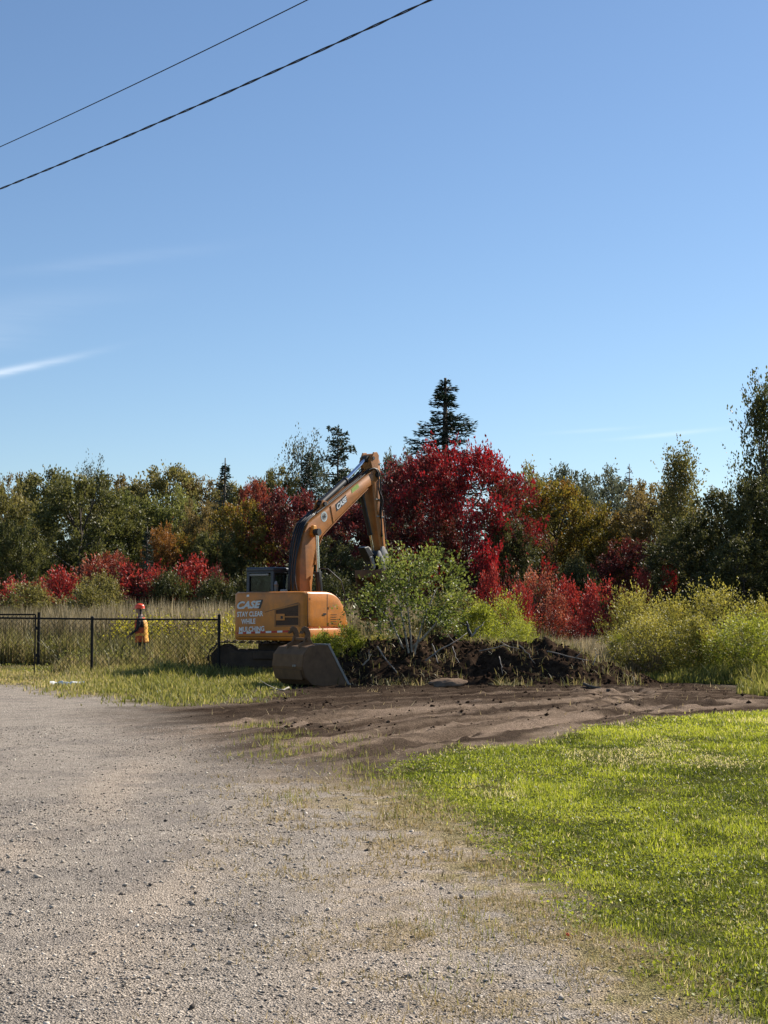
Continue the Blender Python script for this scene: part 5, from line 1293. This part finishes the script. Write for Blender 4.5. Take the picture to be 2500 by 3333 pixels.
def worker():
    Yw = 40.6; b = at(458, 2150, Yw); root = empty('person', (b[0], Yw, 0), 0)
    tag(root, 'person in orange hard hat, hi-vis vest and dark clothes walking left behind the fence', 'person')
    # facing -x, mid stride.  pelvis at the origin of the chains
    pel = (0.02, 0, .95)
    spine = [(pel, (.15, .13)), ((0.015, 0, 1.08), (.15, .13)), ((.005, 0, 1.25), (.165, .145)), ((-.01, 0, 1.40), (.165, .135)), ((-.02, 0, 1.50), (.075, .07)), ((-.035, 0, 1.58), (.062, .062)), ((-.055, 0, 1.66), (.085, .098)), ((-.055, 0, 1.75), (.078, .09))]
    def leg(y, kn, an, toe): return [(pel, (.15, .12)), ((0.02, y, .88), .095), ((kn[0], y * 1.05, kn[1]), .06), ((kn[0] * .5 + an[0] * .5 + .02, y, (kn[1] + an[1]) / 2 + .03), .056), ((an[0], y, an[1]), .038), ((toe[0], y, toe[1]), .032)]
    LA = leg(-.10, (-.17, .53), (-.22, .10), (-.38, .04)); LB = leg(.10, (.06, .50), (.24, .15), (.13, .05))
    def arm(y, el, ha):
        s = 1 if y > 0 else -1
        ch = [((-.01, 0, 1.40), (.16, .12)), ((-.005, y, 1.42), .062), ((el[0], y * 1.15, el[1]), .044), ((ha[0], y * 1.1, ha[1]), .028), ((ha[0] - .05, y * 1.08, ha[1] - .055), .033)]
        f = [ch]
        palm = ch[-1][0]
        for k, (ln, off) in enumerate(((.07, -.03), (.08, -.01), (.075, .01), (.06, .028))):
            f.append([(palm, .033), ((palm[0] - .03, palm[1] + off, palm[2] - .03), .0105), ((palm[0] - .035, palm[1] + off, palm[2] - .03 - ln * .6), .009)])
        f.append([(palm, .033), ((palm[0] - .03, palm[1] - s * .03, palm[2] + .015), .011), ((palm[0] - .06, palm[1] - s * .025, palm[2] - .005), .009)])
        return f
    chains = [spine, LA, LB] + arm(-.20, (-.08, 1.14), (-.26, 1.0)) + arm(.20, (.09, 1.13), (.02, .92))
    # nose and ears as small extra points
    chains += [[((-.055, 0, 1.66), (.085, .098)), ((-.155, 0, 1.655), (.013, .014))]]
    me = skin_mesh(chains, 'body', 2)
    mats = [simple('skin_tone', (.30, .18, .13), .6, 0, .1, 12), simple('black_jacket', (.018, .016, .018), .85, 0, .3, 9), simple('dark_trousers', (.02, .022, .027), .85, 0, .3, 9), M['black'], simple('dark_hair', (.02, .015, .012), .7, 0, .2, 30)]
    for m in mats: me.materials.append(m)
    for p in me.polygons:
        z = p.center.z; x = p.center.x; y = abs(p.center.y)
        if z > 1.515: p.material_index = 4 if (x > -.03 and z > 1.57) else 0
        elif z < .12: p.material_index = 3
        elif z < .90 and y < .19: p.material_index = 2
        elif y > .17 and z < 1.0 and (x < -.2 or z < .93): p.material_index = 0
        else: p.material_index = 1
    link('body', me, None, root)
    # eyes, mouth
    for s in (-1, 1): MB().tube([(-.134, s * .036, 1.69), (-.146, s * .036, 1.69)], .011, 8).build('eye', M['black'], root)
    MB().box((-.149, -.025, 1.60), (-.128, .025, 1.608)).build('mouth', mats[0], root)
    # vest: torso shell a little larger than the jacket, open sides at the arms
    ve = MB(); rows = [(.80, .195, .175), (.90, .19, .165), (1.05, .175, .155), (1.2, .18, .17), (1.33, .175, .165), (1.42, .135, .125), (1.475, .095, .09)]
    N_ = 20; V = []; F = []
    for (z, ry, rx) in rows:
        cx = np.interp(z, [.8, 1.1, 1.5], [.03, .012, -.018])
        for k in range(N_): a = 2 * np.pi * k / N_; V.append((cx + rx * math.cos(a), ry * math.sin(a), z + .012 * math.sin(3 * a)))
    for i in range(len(rows) - 1):
        for k in range(N_):
            a = 2 * np.pi * (k + .5) / N_
            if i in (3, 4) and abs(abs(math.sin(a)) - 1) < .12: continue
            F.append((i * N_ + k, i * N_ + (k + 1) % N_, (i + 1) * N_ + (k + 1) % N_, (i + 1) * N_ + k))
    vo = MB().add(V, F).build('safety_vest', simple('hi_vis_orange', (.60, .09, .02), .8, 0, .1, 10), root, True)
    so_ = vo.modifiers.new('thick', 'SOLIDIFY'); so_.thickness = .012; so_.offset = 1
    yel = simple('hi_vis_yellow', (.85, .40, .05), .6, 0, .08, 10)
    for (z0, z1) in ((.97, 1.04),):
        V = []; F = []
        for z in (z0, z1):
            cx = np.interp(z, [.8, 1.1, 1.5], [.03, .012, -.018])
            for k in range(N_): a = 2 * np.pi * k / N_; V.append((cx + .178 * math.cos(a), .198 * math.sin(a), z + .012 * math.sin(3 * a)))
        for k in range(N_): F.append((k, (k + 1) % N_, N_ + (k + 1) % N_, N_ + k))
        MB().add(V, F).build('reflective_band', yel, vo, True)
    # back panel of the vest is yellow
    V = []; F = []; zz = [.82, .93, 1.06, 1.2, 1.33, 1.41]
    for z in zz:
        cx = np.interp(z, [.8, 1.1, 1.5], [.03, .012, -.018]); rx = np.interp(z, [r_[0] for r_ in rows], [r_[2] for r_ in rows]) + .014; ry = np.interp(z, [r_[0] for r_ in rows], [r_[1] for r_ in rows]) + .012
        for a in np.linspace(-.95, .95, 11): V.append((cx + rx * math.cos(a), ry * math.sin(a), z))
    for i in range(len(zz) - 1):
        for k in range(10): F.append((i * 11 + k, i * 11 + k + 1, (i + 1) * 11 + k + 1, (i + 1) * 11 + k))
    MB().add(V, F).build('vest_back_panel', yel, vo, True)
    # hard hat: dome, brim with longer peak at the front, ridge
    hm = simple('hard_hat_orange', (.85, .09, .03), .35, 0, .05, 10)
    V = []; F = []; NN = 24; lev = [(0, 1.0), (.25, .985), (.5, .93), (.7, .80), (.86, .58), (.96, .3), (1.0, .02)]
    for (h_, r_) in lev:
        for k in range(NN): a = 2 * np.pi * k / NN; V.append((-.045 + .138 * r_ * math.cos(a), .118 * r_ * math.sin(a), 1.735 + .125 * h_))
    for i in range(len(lev) - 1):
        for k in range(NN): F.append((i * NN + k, i * NN + (k + 1) % NN, (i + 1) * NN + (k + 1) % NN, (i + 1) * NN + k))
    F.append(tuple((len(lev) - 1) * NN + k for k in range(NN)))
    hat = MB().add(V, F).build('hard_hat', hm, root, True)
    V = []; F = []
    for j, g in enumerate((0, 1)):
        for k in range(NN):
            a = 2 * np.pi * k / NN; ext = .02 + .045 * max(0, -math.cos(a)) ** 2
            V.append((-.045 + (.136 + ext * g) * math.cos(a), (.116 + .02 * g) * math.sin(a), 1.738 - .012 * g))
    for k in range(NN): F.append((k, (k + 1) % NN, NN + (k + 1) % NN, NN + k))
    br = MB().add(V, F).build('brim', hm, hat, True); s2 = br.modifiers.new('t', 'SOLIDIFY'); s2.thickness = .006
    MB().prism([(-.17, 1.80), (-.12, 1.852), (-.045, 1.872), (.03, 1.852), (.085, 1.80), (.03, 1.84), (-.045, 1.858), (-.12, 1.84)], -.016, .016).build('ridge', hm, hat)
worker()

# ------------------------------------------------------------------ overhead lines
def wire(ends, sag, r, name, label, twist=None):
    a, b = np.array(ends[0]), np.array(ends[1]); n = 260 if twist else 60
    t = np.linspace(-.35, 1.5, n); P = a[None] * (1 - t[:, None]) + b[None] * t[:, None]; P[:, 2] += sag * ((t - .5) ** 2 - .25) * 4
    root = empty(name, P[0]); tag(root, label, 'cable', 'overhead lines')
    if not twist:
        MB().tube(P - P[0], r, 6).build('conductor', M['cable'], root, True); return
    d = (b - a) / np.linalg.norm(b - a); s = np.cross(d, (0, 0, 1)); s /= np.linalg.norm(s); u = np.cross(s, d)
    n2 = 900; t2 = np.linspace(-.35, 1.5, n2); P2 = np.stack([np.interp(t2, t, P[:, k]) for k in range(3)], -1)
    L = np.linalg.norm(b - a)
    for ph in (0, math.pi):
        w_ = 2 * np.pi * t2 * L / twist + ph; H = P2 + r * (np.cos(w_)[:, None] * s + np.sin(w_)[:, None] * u)
        MB().tube(H - P[0], r * .95, 5).build('conductor', M['cable'], root, True)
wire((at(0, 478, 27), at(1000, 0, 20)), .03, .008, 'overhead_cable', 'thin upper black cable crossing the sky at upper left')
wire((at(0, 615, 25), at(1400, 0, 16.5)), .05, .0085, 'twisted_cable', 'thicker twisted lower black cable crossing the sky', 1.05)

# ------------------------------------------------------------------ litter
def litter():
    c = gp(218, 2234); n = 24; V = []; F = []
    for i in range(n):
        t = i / (n - 1); x = (t - .5) * .74; wv = .035 + .03 * float(vnoise(t * 9, 0, 91)); z = .07 + .05 * float(vnoise(t * 12, 3, 92))
        y = .05 * math.sin(t * 7)
        V += [(x, y - wv, .012), (x, y - wv * .4, z), (x, y + wv * .5, z * .9 + .01), (x, y + wv, .012)]
        if i:
            a = (i - 1) * 4; b = i * 4
            F += [(a, b, b + 1, a + 1), (a + 1, b + 1, b + 2, a + 2), (a + 2, b + 2, b + 3, a + 3)]
    o = MB().add(V, F).build('plastic_strip', M['plastic'], None, True); o.location = (c[0], c[1], float(hgt(c[0], c[1])))
    tag(o, 'crumpled white plastic strip lying on the gravel before the fence', 'litter')
    c = gp(137, 2200); bm = bmesh.new(); bmesh.ops.create_icosphere(bm, subdivisions=2, radius=.06)
    for v in bm.verts: v.co *= .6 + .7 * random.random(); v.co.z *= .6
    me = bpy.data.meshes.new('paper_scrap'); bm.to_mesh(me); bm.free(); o = link('paper_scrap', me, M['plastic']); o.location = (c[0], c[1], .05); tag(o, 'small crumpled white scrap in the grass by the fence bar', 'litter')
    c = gp(1848, 3047); bm = bmesh.new(); bmesh.ops.create_icosphere(bm, subdivisions=2, radius=.009)
    for v in bm.verts: v.co *= .6 + .7 * random.random()
    me = bpy.data.meshes.new('orange_scrap'); bm.to_mesh(me); bm.free(); o = link('orange_scrap', me, simple('orange_plastic', (.8, .09, .03), .5)); o.location = (c[0], c[1], float(hgt(c[0], c[1])) + .018); tag(o, 'tiny bright orange scrap at the edge of the near lawn', 'litter')
litter()
